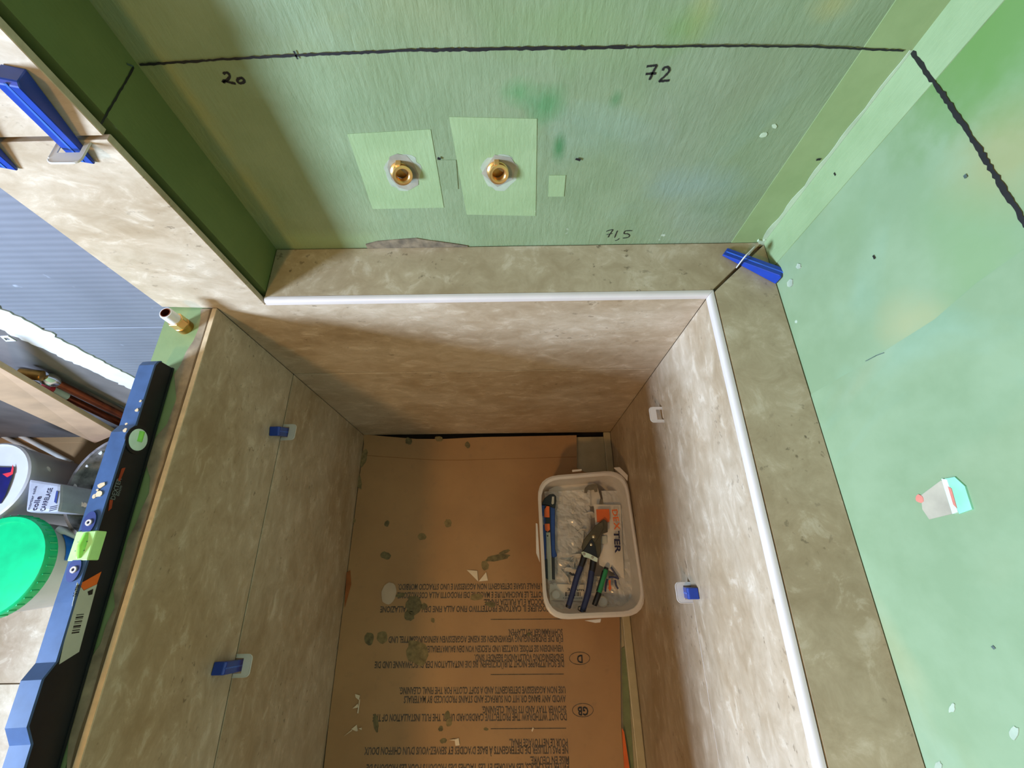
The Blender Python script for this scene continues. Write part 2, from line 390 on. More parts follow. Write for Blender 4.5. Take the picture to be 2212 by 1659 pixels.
# ragged vertical strip of white filler
bm = bm_new(); L = []; R_ = []; rnd = random.Random(3)
for k in range(90):
    z = .30+k*.0095; t = (z-.30)/.6
    L.append((-1.018+rnd.uniform(-.006, .004), ys-.0022, z)); R_.append((-.962+.028*t+rnd.uniform(-.004, .010)*(1 if z > zS-.05 else .3), ys-.0022, z))
prism(bm, L+R_[::-1], (0, .0022, 0)); mk('joint_filler', bm, m_white_tape, bl, label='ragged strip of white joint filler')
bm = bm_new()
for a, b in (((0, 727), (35, 738)),):
    q = [ony(u, v, ys-.003) for u, v in ((0, 727), (17, 726), (35, 737), (13, 738))]
    q2 = [ony(u, v, ys-.003) for u, v in ((7, 730), (16, 729.5), (25, 735), (13, 735.5))]
    for i in range(4): prism(bm, [q[i], q[(i+1) % 4], q2[(i+1) % 4], q2[i]], (0, .003, 0))
mk('washer_plate', bm, m_white_tape, bl, label='white square washer plate')

# column tiles left of the recess
xt = -.631; ytile = .010
zj2 = ony(213, 299, Yf).z
colr = ony(563, 648, Yf).x
def ptile(pts, m, parent, ext=(0, ytile, 0), label=None, bw=.0008):
    bm = bm_new(); prism(bm, pts, ext); bev(bm, bw); return mk('tile', bm, m, parent, label=label)
yT = Yf
ptile([(xt, yT, zj2+.002), (colr, yT, zj2+.003), (colr, yT, zj2+.6), (xt, yT, zj2+.6)], m_tile_col, bl)
# lower block behind the back tiles
lowb = struct('wall_back_lower', box(bm_new(), (xli-.012, Yf+.012, -.05), (xr, Yw, zL-.014)), m_mortar)
ptile([(xli-.001, yT, zJ+.0015), (xri, yT, zJ+.0015), (xri, yT, zL-.013), (colr, yT, zL-.013), (colr, yT, zj2-.002), (xt, yT, zj2-.004),
       (xt, yT, ony(350, 663, Yf).z), (xli-.001, yT, ony(470, 666, Yf).z)], m_tile_col, lowb, label='L-shaped pale tile cut around the ledge')
ptile([(xli-.001, yT, .012), (xri, yT, .002), (xri, yT, zJ-.0015), (xli-.001, yT, zJ-.0015)], m_tile, lowb)
lowr = struct('wall_right_lower', box(bm_new(), (xri+.012, YB, -.05), (xr, Yf+.012, zL-.014)), m_mortar)
for z0, z1 in ((zJ+.0006, zL-.013), (.0, zJ-.0006)):
    ptile([(xri, YB, z0), (xri, Yf-.0005, z0), (xri, Yf-.0005, z1), (xri, YB, z1)], m_tile, lowr, ext=(ytile, 0, 0), bw=.0003)
mk('tile_joint', box(bm_new(), (xli-.005, Yf+.0018, zJ-.0022), (xri, Yf+.006, zJ+.0022)), m_joint, lowb)
mk('tile_joint', box(bm_new(), (xri+.0018, YB+.01, zJ-.0014), (xri+.006, Yf-.002, zJ+.0014)), m_joint, lowr)
# ledge tiles on top, mitred
g = .0022; e0 = .0085
ci = V((xri+e0, Yf+e0, 0)); cw = V((xr-.001, Yw-.001, 0))
dd = (cw-ci).normalized(); nn = V((-dd.y, dd.x, 0))*g
zt = zL-.010
ptile([(xl+.001, Yf+e0, zt), (ci.x+nn.x, Yf+e0, zt), (cw.x+nn.x-.002, Yw-.0015, zt), (xl+.001, Yw-.0015, zt)], m_tile_top, lowb, ext=(0, 0, .010))
ptile([(ci.x-nn.x, ci.y-nn.y-.002, zt), (ci.x-nn.x, YB, zt), (xr-.0015, YB, zt), (xr-.0015, cw.y-nn.y-.004, zt)], m_tile_top, lowr, ext=(0, 0, .010))
# dark unfilled mitre joint and shadow gaps seen as recessed mortar
# white quarter-round edge trims
def trim_profile(h=.0125, d=.0125):
    pr = [(0, -h)]+[(.0 + (d*.62)*(1-math.cos(a)), -h*.45+h*.45*math.sin(a)) for a in [i*math.pi/2/6 for i in range(7)]]+[(d*.78, 0), (d*.78, -.004), (d*.3, -h)]
    return pr
def trim(name, path, lab):
    bm = bm_new(); pr = trim_profile(); rings = []
    for p, ox, oy in path:
        rings.append([bm.verts.new((p[0]+ox*(a-.0020), p[1]+oy*(a-.0020), zL+.0005+b)) for a, b in pr])
    for r0, r1 in zip(rings, rings[1:]):
        for k in range(len(pr)): bm.faces.new((r0[k], r0[(k+1) % len(pr)], r1[(k+1) % len(pr)], r1[k]))
    bm.faces.new(rings[0]); bm.faces.new(rings[-1][::-1])
    return mk(name, bm, m_trim, kind='structure', label=lab, keep=True, shade=True)
trim('trim_1', [((xl+.001, Yf), 0, 1), ((xri-.0002, Yf), 1, 1)], 'white rounded edge trim along the back ledge')
trim('trim_2', [((xri, Yf-.0003), 1, 1), ((xri, YB), 1, 0)], 'white rounded edge trim along the right ledge')

# low partition on the left
low = struct('wall_low', box(bm_new(), (-.624, YB, -.05), (xli-.019, Yf+.008, zT)), m_tape)
for z0, z1 in ((zJ+.0018, zT+.0015), (0, zJ-.0018)):
    ptile([(xli, YB, z0), (xli, Yf-.001, z0), (xli, Yf-.001, z1), (xli, YB, z1)], m_tile_low, low, ext=(-.009, 0, 0), bw=.0005)
mk('tile_joint', box(bm_new(), (xli-.006, YB+.01, zJ-.0026), (xli-.0018, Yf-.002, zJ+.0026)), m_joint, low)
m_edge = plain('sawn_tile_edge', (216, 190, 150), .8, var=.06, scale=60)
bm = bm_new(); box(bm, (xli-.0083, YB, zT+.001), (xli-.0007, Yf-.001, zT+.0022)); mk('tile_edge', bm, m_edge, low, label='pale sawn top edge of the partition tile')
# adhesive bed between board and tile, ragged
bm = bm_new(); L = []; R_ = []; rnd = random.Random(5)
for k in range(70):
    y = Yf-.001-k*.022
    if y < YB: break
    L.append((-.566+.006*math.sin(k*.9)+rnd.uniform(-.004, .004)+(.006 if y < .15 else 0), y, zT)); R_.append((xli-.009, y, zT))
prism(bm, L+R_[::-1], (0, 0, .0012)); mk('adhesive_bed', bm, m_mortar, low, label='brown adhesive smeared beside the tile edge')
bm = bm_new(); L = []; R_ = []
for k in range(70):
    y = Yf-.001-k*.022
    L.append((xli-.0122+rnd.uniform(-.0012, .0008), y, zT+.0012)); R_.append((xli-.0098, y, zT+.0012))
prism(bm, L+R_[::-1], (0, 0, .0006)); mk('adhesive_groove', bm, plain('brown_groove', (112, 92, 64), .9), low, label='dark groove in the adhesive')

# ------------------------------------------------------------------ marks and patches on the green walls
ym = Yw
def wmark(pts, wid, name='marker_stroke', jit=.25, m=m_ink, d=.0, sm=True, th=.0006):
    path = [ony(u, v, ym-d) for u, v in pts]
    if sm: path = smooth(path, 5)
    return mk(name, ribbon(bm_new(), path, wid*.66, (0, -1, 0), th, jit), m, back, recalc=False)
def dense(pts, k=60):
    out = []
    for (a, b), (c, d) in zip(pts, pts[1:]):
        n = max(2, int(math.hypot(c-a, d-b)/7))
        out += [(a+(c-a)*i/n, b+(d-b)*i/n+random.uniform(-.8, .8)) for i in range(n)]
    return out+[pts[-1]]
wmark(dense([(302, 140), (460, 129), (640, 119), (900, 108)]), .0042, 'marker_line', .3, sm=False, d=.0014)
wmark(dense([(900, 108), (1150, 104), (1350, 101.5)]), .0056, 'marker_line', .35, sm=False, d=.0014)
wmark(dense([(1350, 101.5), (1560, 98.5), (1750, 100), (1952, 109)]), .0034, 'marker_line', .25, sm=False, d=.0022)
wmark(crop([(120, 378), (150, 440)], 600, 0, .2893), .003, d=.0014)
wmark(crop([(1668, 552), (1682, 542), (1706, 546), (1716, 570), (1700, 592), (1672, 602), (1668, 612), (1690, 606), (1720, 614), (1760, 622)], 0, 0, .2893), .0045)
wmark(crop([(1800, 580), (1778, 586), (1774, 606), (1795, 620), (1820, 612), (1820, 590), (1798, 578)], 0, 0, .2893), .0045)
wmark(crop([(680, 494), (716, 490), (753, 487), (735, 520), (718, 556), (700, 595)], 1200, 0, .2893), .0042)
wmark(crop([(672, 552), (712, 548), (750, 546)], 1200, 0, .2893), .0042)
wmark(crop([(798, 525), (812, 502), (842, 502), (848, 526), (822, 560), (790, 588), (778, 604), (810, 602), (850, 597)], 1200, 0, .2893), .0042)
wmark(crop([(378, 206), (400, 198), (427, 194), (408, 222), (392, 250)], 1200, 440, .2893), .0028)
wmark(crop([(380, 230), (405, 224), (424, 222)], 1200, 440, .2893), .0022)
wmark(crop([(462, 200), (452, 222), (440, 252)], 1200, 440, .2893), .0028)
wmark(crop([(474, 258), (464, 268), (444, 275)], 1200, 440, .2893), .0026)
wmark(crop([(572, 200), (545, 200), (520, 203), (512, 222), (538, 224), (552, 236), (540, 250), (502, 256)], 1200, 440, .2893), .0028)
for u0, v0, u1, v1 in ((945, 341, 952, 343), (1243, 343, 1254, 345), (1763, 345, 1773, 343)):
    wmark([(u0, v0), (u1, v1)], .0058, d=.002)
mk('marker_line', ribbon(bm_new(), [onx(u, v, xl) for u, v in dense([(288, 146), (252, 208), (217, 268)])], .0022, (1, 0, 0), .0006, .3), m_ink, bl, recalc=False)
mk('marker_stroke', ribbon(bm_new(), [onx(u, v, xl) for u, v in ((273, 138), (288, 144))], .002, (1, 0, 0), .0006), m_ink_g, bl, recalc=False)
def rmark(pts, wid, name='marker_stroke', m=m_ink, jit=.3, th=.0016):
    return mk(name, ribbon(bm_new(), [onx(u, v, xr) for u, v in pts], wid*.75, (-1, 0, 0), th, jit), m, right, recalc=False)
rmark(dense([(1973, 112), (2040, 205), (2120, 325), (2175, 415), (2240, 515)]), .006, 'marker_line', jit=.45)
rmark([(1804, 373), (1807, 379)], .003); rmark([(1888, 552), (1892, 559)], .0034); rmark([(2146, 1395), (2152, 1402)], .004, m=m_ink_g)
rmark([(1872, 780), (1895, 768), (1912, 762)], .0012, m=m_ink_g); rmark([(2086, 378), (2090, 384)], .004, m=m_ink_g)
# corner sealing tape on both walls
mk('sealing_tape', prism(bm_new(), [(xr-.062, Yw, zL), (xr-.001, Yw, zL), (xr-.001, Yw, 1.9), (xr-.058, Yw, 1.9)], (0, -.0014, 0)), m_tape, back, label='lighter strip of sealing tape in the corner')
mk('sealing_tape', prism(bm_new(), [(xr, Yw-.062, zL), (xr, Yw-.001, zL), (xr, Yw-.001, 1.9), (xr, Yw-.06, 1.9)], (-.0012, 0, 0)), m_patch, right, label='lighter strip of sealing tape in the corner')
bm = bm_new(); rnd = random.Random(2); pts = []
for k in range(24): pts.append((xr-.003-.010*(.4+.6*abs(math.sin(k*.7)))*(1-k/30), Yw-.0016, zL+.005+k*.014))
for k in range(24): pts.append((xr-.0015, Yw-.0016, zL+.005+(23-k)*.014))
prism(bm, pts, (0, -.0008, 0)); mk('sealant_smear', bm, m_plaster, back)
# thin membrane sheet on the right wall (its upper edge shows as a slanting crease)
q = [onx(u, v, xr) for u, v in ((1874, 782), (2020, 690), (2110, 612), (2240, 520))]
q = q+[V((xr, q[-1].y-.5, q[-1].z)), V((xr, q[-1].y-.5, zL)), V((xr, q[0].y, zL))]
mk('membrane_sheet', prism(bm_new(), q, (-.0008, 0, 0)), m_green_right, right)
# patches round the two fittings
for n_, pts in enumerate(([(750, 289), (930, 279), (959, 448), (805, 451)], [(970, 252), (1160, 256), (1157, 466), (1008, 463)])):
    bm = bm_new(); prism(bm, [ony(u, v, Yw) for u, v in pts], (0, -.0006, 0))
    mk('membrane_patch', bm, m_patch, back)
mk('membrane_patch', prism(bm_new(), [ony(u, v, Yw) for u, v in ((1186, 378), (1222, 378), (1218, 424), (1184, 424))], (0, -.0008, 0)), m_patch, back)
mk('membrane_patch', prism(bm_new(), [ony(u, v, Yw) for u, v in ((944, 345), (985, 345), (990, 408), (955, 408))], (0, -.0008, 0)), m_green_back, back)
for nm, c, pts, halo in (('a', (870, 380), crop([(835, 1170), (890, 1148), (960, 1160), (1010, 1215), (1050, 1300), (1050, 1380), (980, 1420), (905, 1400), (850, 1340), (818, 1250)], 600, 0, .2893), (871, 372)),
                         ('b', (1078, 378), crop([(1620, 1155), (1740, 1175), (1780, 1235), (1755, 1340), (1640, 1395), (1520, 1295)], 600, 0, .2893), (1080, 372))):
    bm = bm_new(); prism(bm, [ony(u, v, Yw-.0006) for u, v in blob(halo, 40, 28, .10, 1, .95, seed=4)], (0, -.0003, 0))
    mk('sealant_halo', bm, m_halo, back)
    bm = bm_new(); q = [ony(u, v, Yw-.0009) for u, v in pts]; prism(bm, q, (0, -.0003, 0))
    mk('pipe_opening', bm, m_pvc_grey, back)
    base = ony(c[0]-4, c[1]-11, Yw); mouth = ony(c[0], c[1], Yw-.015)
    ax = mouth-base; Lx = ax.length
    f = thing('brass_fitting', base, 'brass female pipe fitting in the left wall patch' if nm == 'a' else 'brass female pipe fitting in the right wall patch', 'pipe fitting')
    r = .0128
    bm = lathe(bm_new(), [(r+.0035, 0), (r+.0035, Lx*.30), (r+.001, Lx*.42), (r+.001, Lx*.80), (r+.002, Lx*.86), (r+.002, Lx*.98), (r+.0008, Lx), (r-.0022, Lx), (r-.003, Lx*.93)]
               + [(r-.0035+.0007*(i % 2), Lx*(.90-i*.075)) for i in range(10)], base, ax, 32)
    mk('fitting_body', bm, m_brass, f, shade=True)
    mk('fitting_stop', lathe(bm_new(), [(r-.003, .002), (.002, .002)], base, ax, 24, False, True), m_brass_d, f)
    s = ax.normalized(); uu = V((0, 0, 1))-s*s.z
    b0 = base+ax*.45+uu*(r-.002)
    mk('fitting_lug', bev(box(bm_new(), (b0.x-.005, b0.y-.007, b0.z), (b0.x+.003, b0.y+.006, b0.z+.0075)), .001), m_brass, f)
# stains and mortar smears on the back wall
for pts in ([(1085, 205), (1110, 185), (1160, 190), (1205, 225), (1200, 262), (1218, 330), (1205, 343), (1196, 330), (1190, 270), (1150, 240), (1110, 225)],):
    pass
bm = bm_new(); q = []
for u, v in [(790, 527), (815, 520), (850, 516), (900, 513), (925, 517), (950, 521), (985, 526), (1010, 530)]: q.append(ony(u, v+random.uniform(-1, 1), Yw))
q += [V((q[-1].x, Yw, zL)), V((q[0].x, Yw, zL))]
prism(bm, q, (0, -.002, 0)); mk('mortar_smear', bm, m_mortar_g, back, label='grey patch of mortar above the ledge')
# chipped repair on the right wall
bm = bm_new(); prism(bm, [onx(u, v, xr) for u, v in ((1992, 1070), (2035, 1038), (2060, 1040), (2080, 1105), (2010, 1122), (1995, 1100))], (-.0015, 0, 0)); mk('repair_patch', bm, plain('brownish_filler', (170, 160, 136), .6, var=.08), right, label='brownish filler patch')
bm = bm_new(); prism(bm, [onx(u, v, xr) for u, v in ((2046, 1034), (2068, 1030), (2090, 1050), (2106, 1100), (2078, 1110), (2062, 1070))], (-.003, 0, 0)); mk('repair_patch', bm, plain('mint_filler', (140, 206, 166), .4, var=.08), right, label='mint green raised edge of the filler patch')
bm = bm_new(); prism(bm, [onx(u, v, xr) for u, v in ((2040, 1034), (2052, 1036), (2076, 1106), (2064, 1110))], (-.0034, 0, 0)); mk('repair_edge', bm, plain('white_green_filler', (206, 236, 214), .4, var=.05), right)
bm = bm_new(); prism(bm, [onx(u, v, xr) for u, v in ((2054, 1050), (2062, 1055), (2074, 1098), (2066, 1090))], (-.0036, 0, 0)); mk('repair_edge', bm, plain('reddish_filler', (196, 120, 100), .5, var=.08), right, label='reddish exposed filler')
bm = bm_new(); prism(bm, [onx(u, v, xr) for u, v in blob((1990, 1077), 9, 10, .2, seed=1)], (-.002, 0, 0)); mk('repair_edge', bm, plain('reddish_dot', (206, 124, 104), .5, var=.08), right, label='reddish exposed filler')
for n_, (u, v, r, sx) in enumerate(((1708, 612, 9, .6), (1660, 575, 0, 1), (2060, 1530, 11, .5), (1780, 458, 0, 1), (2195, 1585, 16, .6), (1727, 575, 5, 1), (2030, 1655, 10, .7))):
    if r: mk('sealant_dab', prism(bm_new(), [onx(a, b, xr) for a, b in blob((u, v), r, 12, .25, sx, 1, .3, seed=n_)], (-.002, 0, 0)), m_halo, right)
mk('sealant_dab', prism(bm_new(), [ony(a, b, Yw) for a, b in blob((1648, 522), 14, 14, .4, 1, .6, seed=9)], (0, -.005, 0)), m_plaster, back)
mk('sealant_dab', prism(bm_new(), [ony(a, b, Yw) for a, b in blob((1673, 272), 5, 10, .2, seed=10)], (0, -.001, 0)), m_plaster, back)
mk('sealant_dab', prism(bm_new(), [ony(a, b, Yw) for a, b in blob((1649, 291), 7, 10, .2, 1.3, .6, -.4, seed=11)], (0, -.001, 0)), m_plaster, back)

# ================================================================== SHOWER TRAY, CARDBOARD
tray = thing('shower_tray', ((xli+xri)/2, -.4, -.02), 'pale shower tray showing at the edges of the brown cardboard', 'shower tray')
bm = bm_new(); box(bm, (xli+.03, YB, -.03), (xri-.001, Yf-.016, -.003)); mk('tray_base', bm, m_tray, tray)
bm = bm_new(); box(bm, (xri-.026, YB, -.003), (xri-.001, Yf-.001, .006)); mk('tray_rim', bev(bm, .003, 2), m_tray, tray)
zc = .006
cpts = [(786, 939), (840, 944), (900, 949), (960, 949), (1040, 945), (1245, 941), (1246, 1012), (1262, 1020), (1330, 1035), (1338, 1339), (1341, 1570), (1350, 1690)]
Cb = [onz(u, v, zc) for u, v in cpts]+[V((.30, YB+.05, zc)), V((xli+.015, YB+.05, zc)), V((xli+.002, -.4, zc)), V((xli+.002, 0, zc)), V((xli+.003, .41, zc))]
card = mk('cardboard_sheet', prism(bm_new(), Cb, (0, 0, .005)), m_card, None, 'brown printed protective cardboard covering the shower tray', 'cardboard', keep=False)
zc += .005
bm = bm_new(); q = [onz(u, v, zc) for u, v in ((782, 983), (850, 988), (960, 994), (1100, 991), (1245, 987))]
ribbon(bm, smooth(q, 4), .0022, (0, 0, 1), .0004); mk('fold_crease', bm, plain('crease_brown', (140, 100, 60), .8), card, recalc=False)
# greenish bare strip and orange tape end beside the rim
pxprism('masking_tape', [(1343, 1572), (1348, 1580), (1360, 1659), (1362, 1700), (1351, 1700), (1346, 1620)], zc+.0004, zc+.001, m_orange, card, 0, label='orange tape end at the cardboard edge')
pxprism('tray_film', [(1343, 1400), (1352, 1395), (1371, 1700), (1356, 1700), (1346, 1560)], -.002,   .0005, plain('olive_film', (120, 128, 84), .6), tray, 0, label='green film at the tray edge')
pxprism('torn_edge', [(749, 1236), (757, 1232), (759, 1262), (752, 1288), (745, 1312), (747, 1270)], zc, zc+.003, plain('torn_orange_brown', (150, 84, 36), .8), card, .0005)
LN = [(1265, 1213, 860, 'LA PULIZIA FINALE USARE DETERGENTI NON AGGRESSIVI E UNO STRACCIO MORBIDO.'),
      (1283, 1213, 858, 'EVITARE BOTTE, LE RASCHIATURE E MACCHIE DEI PRODOTTI ALLA COSTRUZIONE.'),
      (1299, 1214, 1045, 'PIATTO DOCCIA E LA PULIZIA FINALE.'),
      (1313, 1214, 822, 'NON TOGLIERE IL CARTONE PROTETTIVO FINO ALLA FINE DELLA INSTALLAZIONE'),
      (1364, 1215, 1098, 'SCHWAMMIGER PUTZLAPPEN.'),
      (1378, 1216, 840, 'FÜR DIE ENDREINIGUNG VERWENDEN SIE KEINE AGGRESSIVEN REINIGUNGSMITTEL UND'),
      (1399, 1217, 918, 'VERHINDERN SIE STÖSSE, KRATZER UND FLECKEN VON DEN BAUMATERIALIEN'),
      (1418, 1217, 1025, 'ENDREINIGUNG VOLLSTÄNDIG BEENDET SIND.'),
      (1432, 1218, 810, 'DIE SCHUTZPAPPE NICHT ZURÜCKZIEHEN, BIS DIE INSTALLATION DER DUSCHWANNE UND DIE'),
      (1488, 1221, 863, 'USE NON AGGRESSIVE DETERGENTS AND A SOFT CLOTH FOR THE FINAL CLEANING.'),
      (1507, 1222, 873, 'AVOID ANY BANG OR HIT ON SURFACE AND STAINS PRODUCED BY MATERIALS'),
      (1530, 1223, 1041, 'SHOWER TRAY AND ITS FINAL CLEANING.'),
      (1546, 1224, 806, 'DO NOT WITHDRAW THE PROTECTIVE CARDBOARD UNTIL THE FULL INSTALLATION OF THE'),
      (1601, 1226, 1100, 'POUR LE NETTOYAGE FINAL.'),
      (1617, 1227, 788, 'NE PAS UTILISER DE DETERGENTS À BASE D’ACIDES ET SERVEZ-VOUS D’UN CHIFFON DOUX'),
      (1639, 1229, 1145, 'MISE EN OEUVRE.'),
      (1654, 1229, 792, 'EVITER LES CHOCS, LES RAYURES ET LES TACHES DES PRODUITS POUR LES PRODUITS DE')]
for v, us, ue, s in LN:
    p0 = onz(us, v-5.2, zc); p1 = onz(ue, v-5.2+(us-ue)*.006, zc)
    text(s, p0, p1, .0165, (0, 0, 1), m_print, card, 'printed_line', bold=.03)
for v, u0, u1 in ((1338, 1060, 1214), (1457, 1060, 1218), (1574, 1060, 1223)):
    mk('printed_rule', ribbon(bm_new(), [onz(u0, v, zc), onz(u1, v-1, zc)], .0022, (0, 0, 1), .0003), m_print, card, recalc=False)
for c, s, rx, ry, hw in (((1252, 1422), 'D', 22, 13.5, 6), ((1259, 1534), 'GB', 22.5, 14.5, 11.5)):
    ring = [onz(c[0]+rx*math.cos(a), c[1]+ry*math.sin(a), zc) for a in [i*2*math.pi/40 for i in range(41)]]
    mk('printed_oval', ribbon(bm_new(), ring, .0018, (0, 0, 1), .0003), m_print, card, recalc=False)
    text(s, onz(c[0]+hw, c[1]-7, zc), onz(c[0]-hw, c[1]-7, zc), .020, (0, 0, 1), m_ink, card, 'printed_letters', bold=.03)
for u, v, r, sx, sy, g_ in ((883, 953, 8, .9, 1, 0), (1010, 961, 6.5, .9, 1.1, 0), (948, 948, 8, 1.1, .7, 1), (836, 1131, 7, .7, 1, 0), (912, 1159, 9, 1, .9, 1), (968, 1130, 8, 1, 1.1, 1),
                            (833, 1200, 10, 1.1, .8, 0), (797, 1380, 12, .9, 1.15, 0), (826, 1377, 13, .9, 1.1, 1), (893, 1308, 16, 1.1, 1.3, 0), (885, 1330, 11, 1, 1, 0), (916, 1310, 7, 1, 1.1, 0),
                            (900, 1410, 22, 1, 1.3, 1), (812, 1562, 10, .6, 1.9, 0), (952, 1574, 6, .8, 1.1, 0), (958, 1600, 7, 1.1, .8, 0), (966, 1545, 6, 1, 1.5, 0), (970, 1560, 8, .8, 1.2, 1),
                            (865, 1286, 7, 1.6, .7, 0), (1060, 1306, 8, 1.5, .7, 0), (1030, 1290, 9, 1.6, .8, 1), (1050, 1575, 5, 1, .7, 0), (1142, 1370, 4, 1, 1, 0), (935, 1340, 5, .8, 1, 1),
                            (1075, 1205, 12, 2.2, .6, 0), (1048, 1222, 8, 1, 1.3, 1), (1090, 1192, 7, 1.8, .5, 0), (775, 1040, 6, 1, 3, 1), (785, 990, 8, .9, 2.5, 1), (763, 1125, 5, 1, 1, 1)):
    bm = bm_new(); prism(bm, [onz(a, b, zc) for a, b in blob((u, v), r, 16, .14, sx, sy, random.uniform(-.3, .3))], (0, 0, .0007))
    mk('mortar_spot', bm, m_spotg if g_ else m_spot, card)
def scrap(polys, lab, m=m_paper, name='paper_scrap', cat='paper scrap', lift=.0012):
    t = bm_new()
    for k, poly in enumerate(polys):
        q = [onz(u, v, zc+.0012)+V((0, 0, lift*((i*7+k) % 3))) for i, (u, v) in enumerate(poly)]; prism(t, q, (0, 0, .0006))
    return mk(name, t, m, None, lab, cat)
scrap([blob((840, 1282), 20, 20, .04, .78, 1.22, .22, seed=3)], 'pale oval sticker lying on the cardboard beside the printed lines', m_sticker, 'oval_sticker', 'sticker', 0)
scrap([[(1008, 1231), (1031, 1233), (1033, 1256)], [(1034, 1256), (1050, 1236), (1054, 1254)]], 'torn white paper shaped like two triangles above the Italian text', m_paper)
scrap([[(767, 1499), (778, 1502), (776, 1512), (768, 1506)], [(776, 1512), (779, 1508), (774, 1541), (772, 1540)], [(762, 1530), (773, 1520), (774, 1528)]], 'crooked white paper strip on the cardboard, upper one near the left wall', m_paper)
scrap([[(759, 1575), (771, 1565), (774, 1578), (770, 1580)], [(775, 1573), (782, 1571), (781, 1577)], [(743, 1590), (760, 1576), (761, 1578)]], 'small white paper crumb with a thin tail, lower one near the left wall', m_paper)
scrap([[(982, 1597), (991, 1594), (993, 1609), (984, 1611)], [(970, 1598), (982, 1596), (982, 1600)]], 'small square paper scrap above the chiffon line of French text', m_paper)
scrap([[(1148, 1578), (1151, 1570), (1153, 1573), (1150, 1581)]], 'tiny white splinter lying on the rule below the English text', m_paper)

# ================================================================== TILE LEVELLING CLIPS AND WEDGES
def wedge_proto():
    t = thing('levelling_wedge', (0, 0, 0), 'x', 'wedge', 'blue levelling wedges')
    Lw, wd = .105, .0100; h0, h1 = .0035, .0215
    bm = bm_new(); prism(bm, [(-Lw*.62, -wd, 0), (Lw*.38, -wd, 0), (Lw*.38, -wd, h0), (-Lw*.62+.004, -wd, h1), (-Lw*.62, -wd, h1-.003)], (0, 2*wd, 0)); bev(bm, .0009)
    mk('wedge_body', bm, m_wedge, t, keep=True)
    bm = bm_new(); prism(bm, [(Lw*.36, -.0012, h0+.0003), (-Lw*.60, -.0012, h1-.0004), (-Lw*.60, -.0012, h1+.0006), (Lw*.36, -.0012, h0+.0011)], (0, .0024, 0)); mk('wedge_rib', bm, plain('pale_blue_rib', (58, 102, 200), .35), t, keep=True)
    return t
def clip_proto():
    w2, hh, th = .019, .032, .0011; r = .008
    out = [(-w2, 0)]+[(-w2+r-r*math.cos(a), hh-r+r*math.sin(a)) for a in [i*math.pi/2/5 for i in range(6)]]+[(w2-r+r*math.sin(a), hh-r+r*math.cos(a)) for a in [i*math.pi/2/5 for i in range(6)]]+[(w2, 0)]
    inn = [(-.0125, 0), (-.0125, .0155), (.0125, .0155), (.0125, 0)]
    t = thing('levelling_clip', (0, 0, 0), 'x', 'clip', 'white levelling clips')
    bm = bm_new(); poly = out+inn[::-1]
    prism(bm, [(-th/2, a, b) for a, b in poly], (th, 0, 0)); mk('clip_loop', bm, m_clip, t, keep=True)
    bm = bm_new(); path = [(0, a*.97, b*.97) for a, b in out]; tube(bm, path, .0011, 6); mk('clip_rim', bm, m_clip, t, keep=True, shade=True)
    return t
W0, K0 = wedge_proto(), clip_proto(); usedW, usedK = [], []
def dup(o):
    r = o.copy(); C.objects.link(r)
    for ch in o.children:
        c = ch.copy(); C.objects.link(c); c.parent = r
    return r
def frame(p, x, n, dz=0):
    n = V(n).normalized(); x = V(x); x = (x-n*x.dot(n)).normalized(); y = n.cross(x)
    m = Matrix((x, y, n)).transposed().to_4x4(); m.translation = V(p)+n*dz; return m
def put(proto, used, m, lab):
    o = proto if not used else dup(proto); used.append(1)
    o.matrix_world = m; o['label'] = lab; return o
def clip(p, x, n, lab): return put(K0, usedK, frame(p, x, n, 0), lab)
def wedge(p, x, n, lab, sh=0): return put(W0, usedW, frame(V(p)+V(x).normalized()*sh, x, n, .0006), lab)
cW = ony(158, 312, Yf); clip(ony(160, 309, Yf), (0, 0, -1), (0, -1, 0), 'white levelling clip over the wedge on the upper left pale tile joint')
wedge(ony(150, 300, Yf), ony(180, 345, Yf)-ony(80, 215, Yf), (0, -1, 0), 'blue wedge standing upright in the clip on the upper left tile joint', -.012)
wedge(ony(-4, 335, Yf), ony(15, 352, Yf)-ony(-40, 290, Yf), (0, -1, 0), 'blue wedge tip cut off by the left frame edge', -.024)
pl = onz(1603, 566, zL); cx_ = onz(1645, 530, zL)-onz(1535, 640, zL); perp = V((-cx_.y, cx_.x, 0))
clip(pl, perp, (0, 0, 1), 'white levelling clip straddling the mitre joint on the ledge corner')
wedge(pl, onz(1555, 548, zL)-onz(1668, 608, zL), (0, 0, 1), 'blue wedge lying flat on the ledge corner joint', -.004)
pd = V((xli, onx(606, 932, xli).y, zJ)); clip(pd, (0, 0, -1), (1, 0, 0), 'white levelling clip on the partition joint, nearer the back wall')
wedge(pd, (0, .25, -1), (1, 0, 0), 'short blue wedge in the partition joint clip nearer the back wall', .012)
pe = V((xli, onx(510, 1437, xli).y, zJ)); clip(pe, (0, 0, -1), (1, 0, 0), 'white levelling clip on the partition joint, nearer the viewer')
wedge(pe, (0, -.12, -1), (1, 0, 0), 'blue wedge in the partition joint clip nearer the viewer', -.004)
pf = V((xri, onx(1436, 892, xri).y, zJ)); clip(pf, (0, 0, -1), (-1, 0, 0), 'empty white levelling clip on the right tiled wall')
pg = V((xri, onx(1497, 1280, xri).y, zJ)); clip(pg, (0, 0, -1), (-1, 0, 0), 'white levelling clip holding a wedge on the right tiled wall')
wedge(pg, (0, 0, -1), (-1, 0, 0), 'blue wedge in the clip on the right tiled wall', .028)

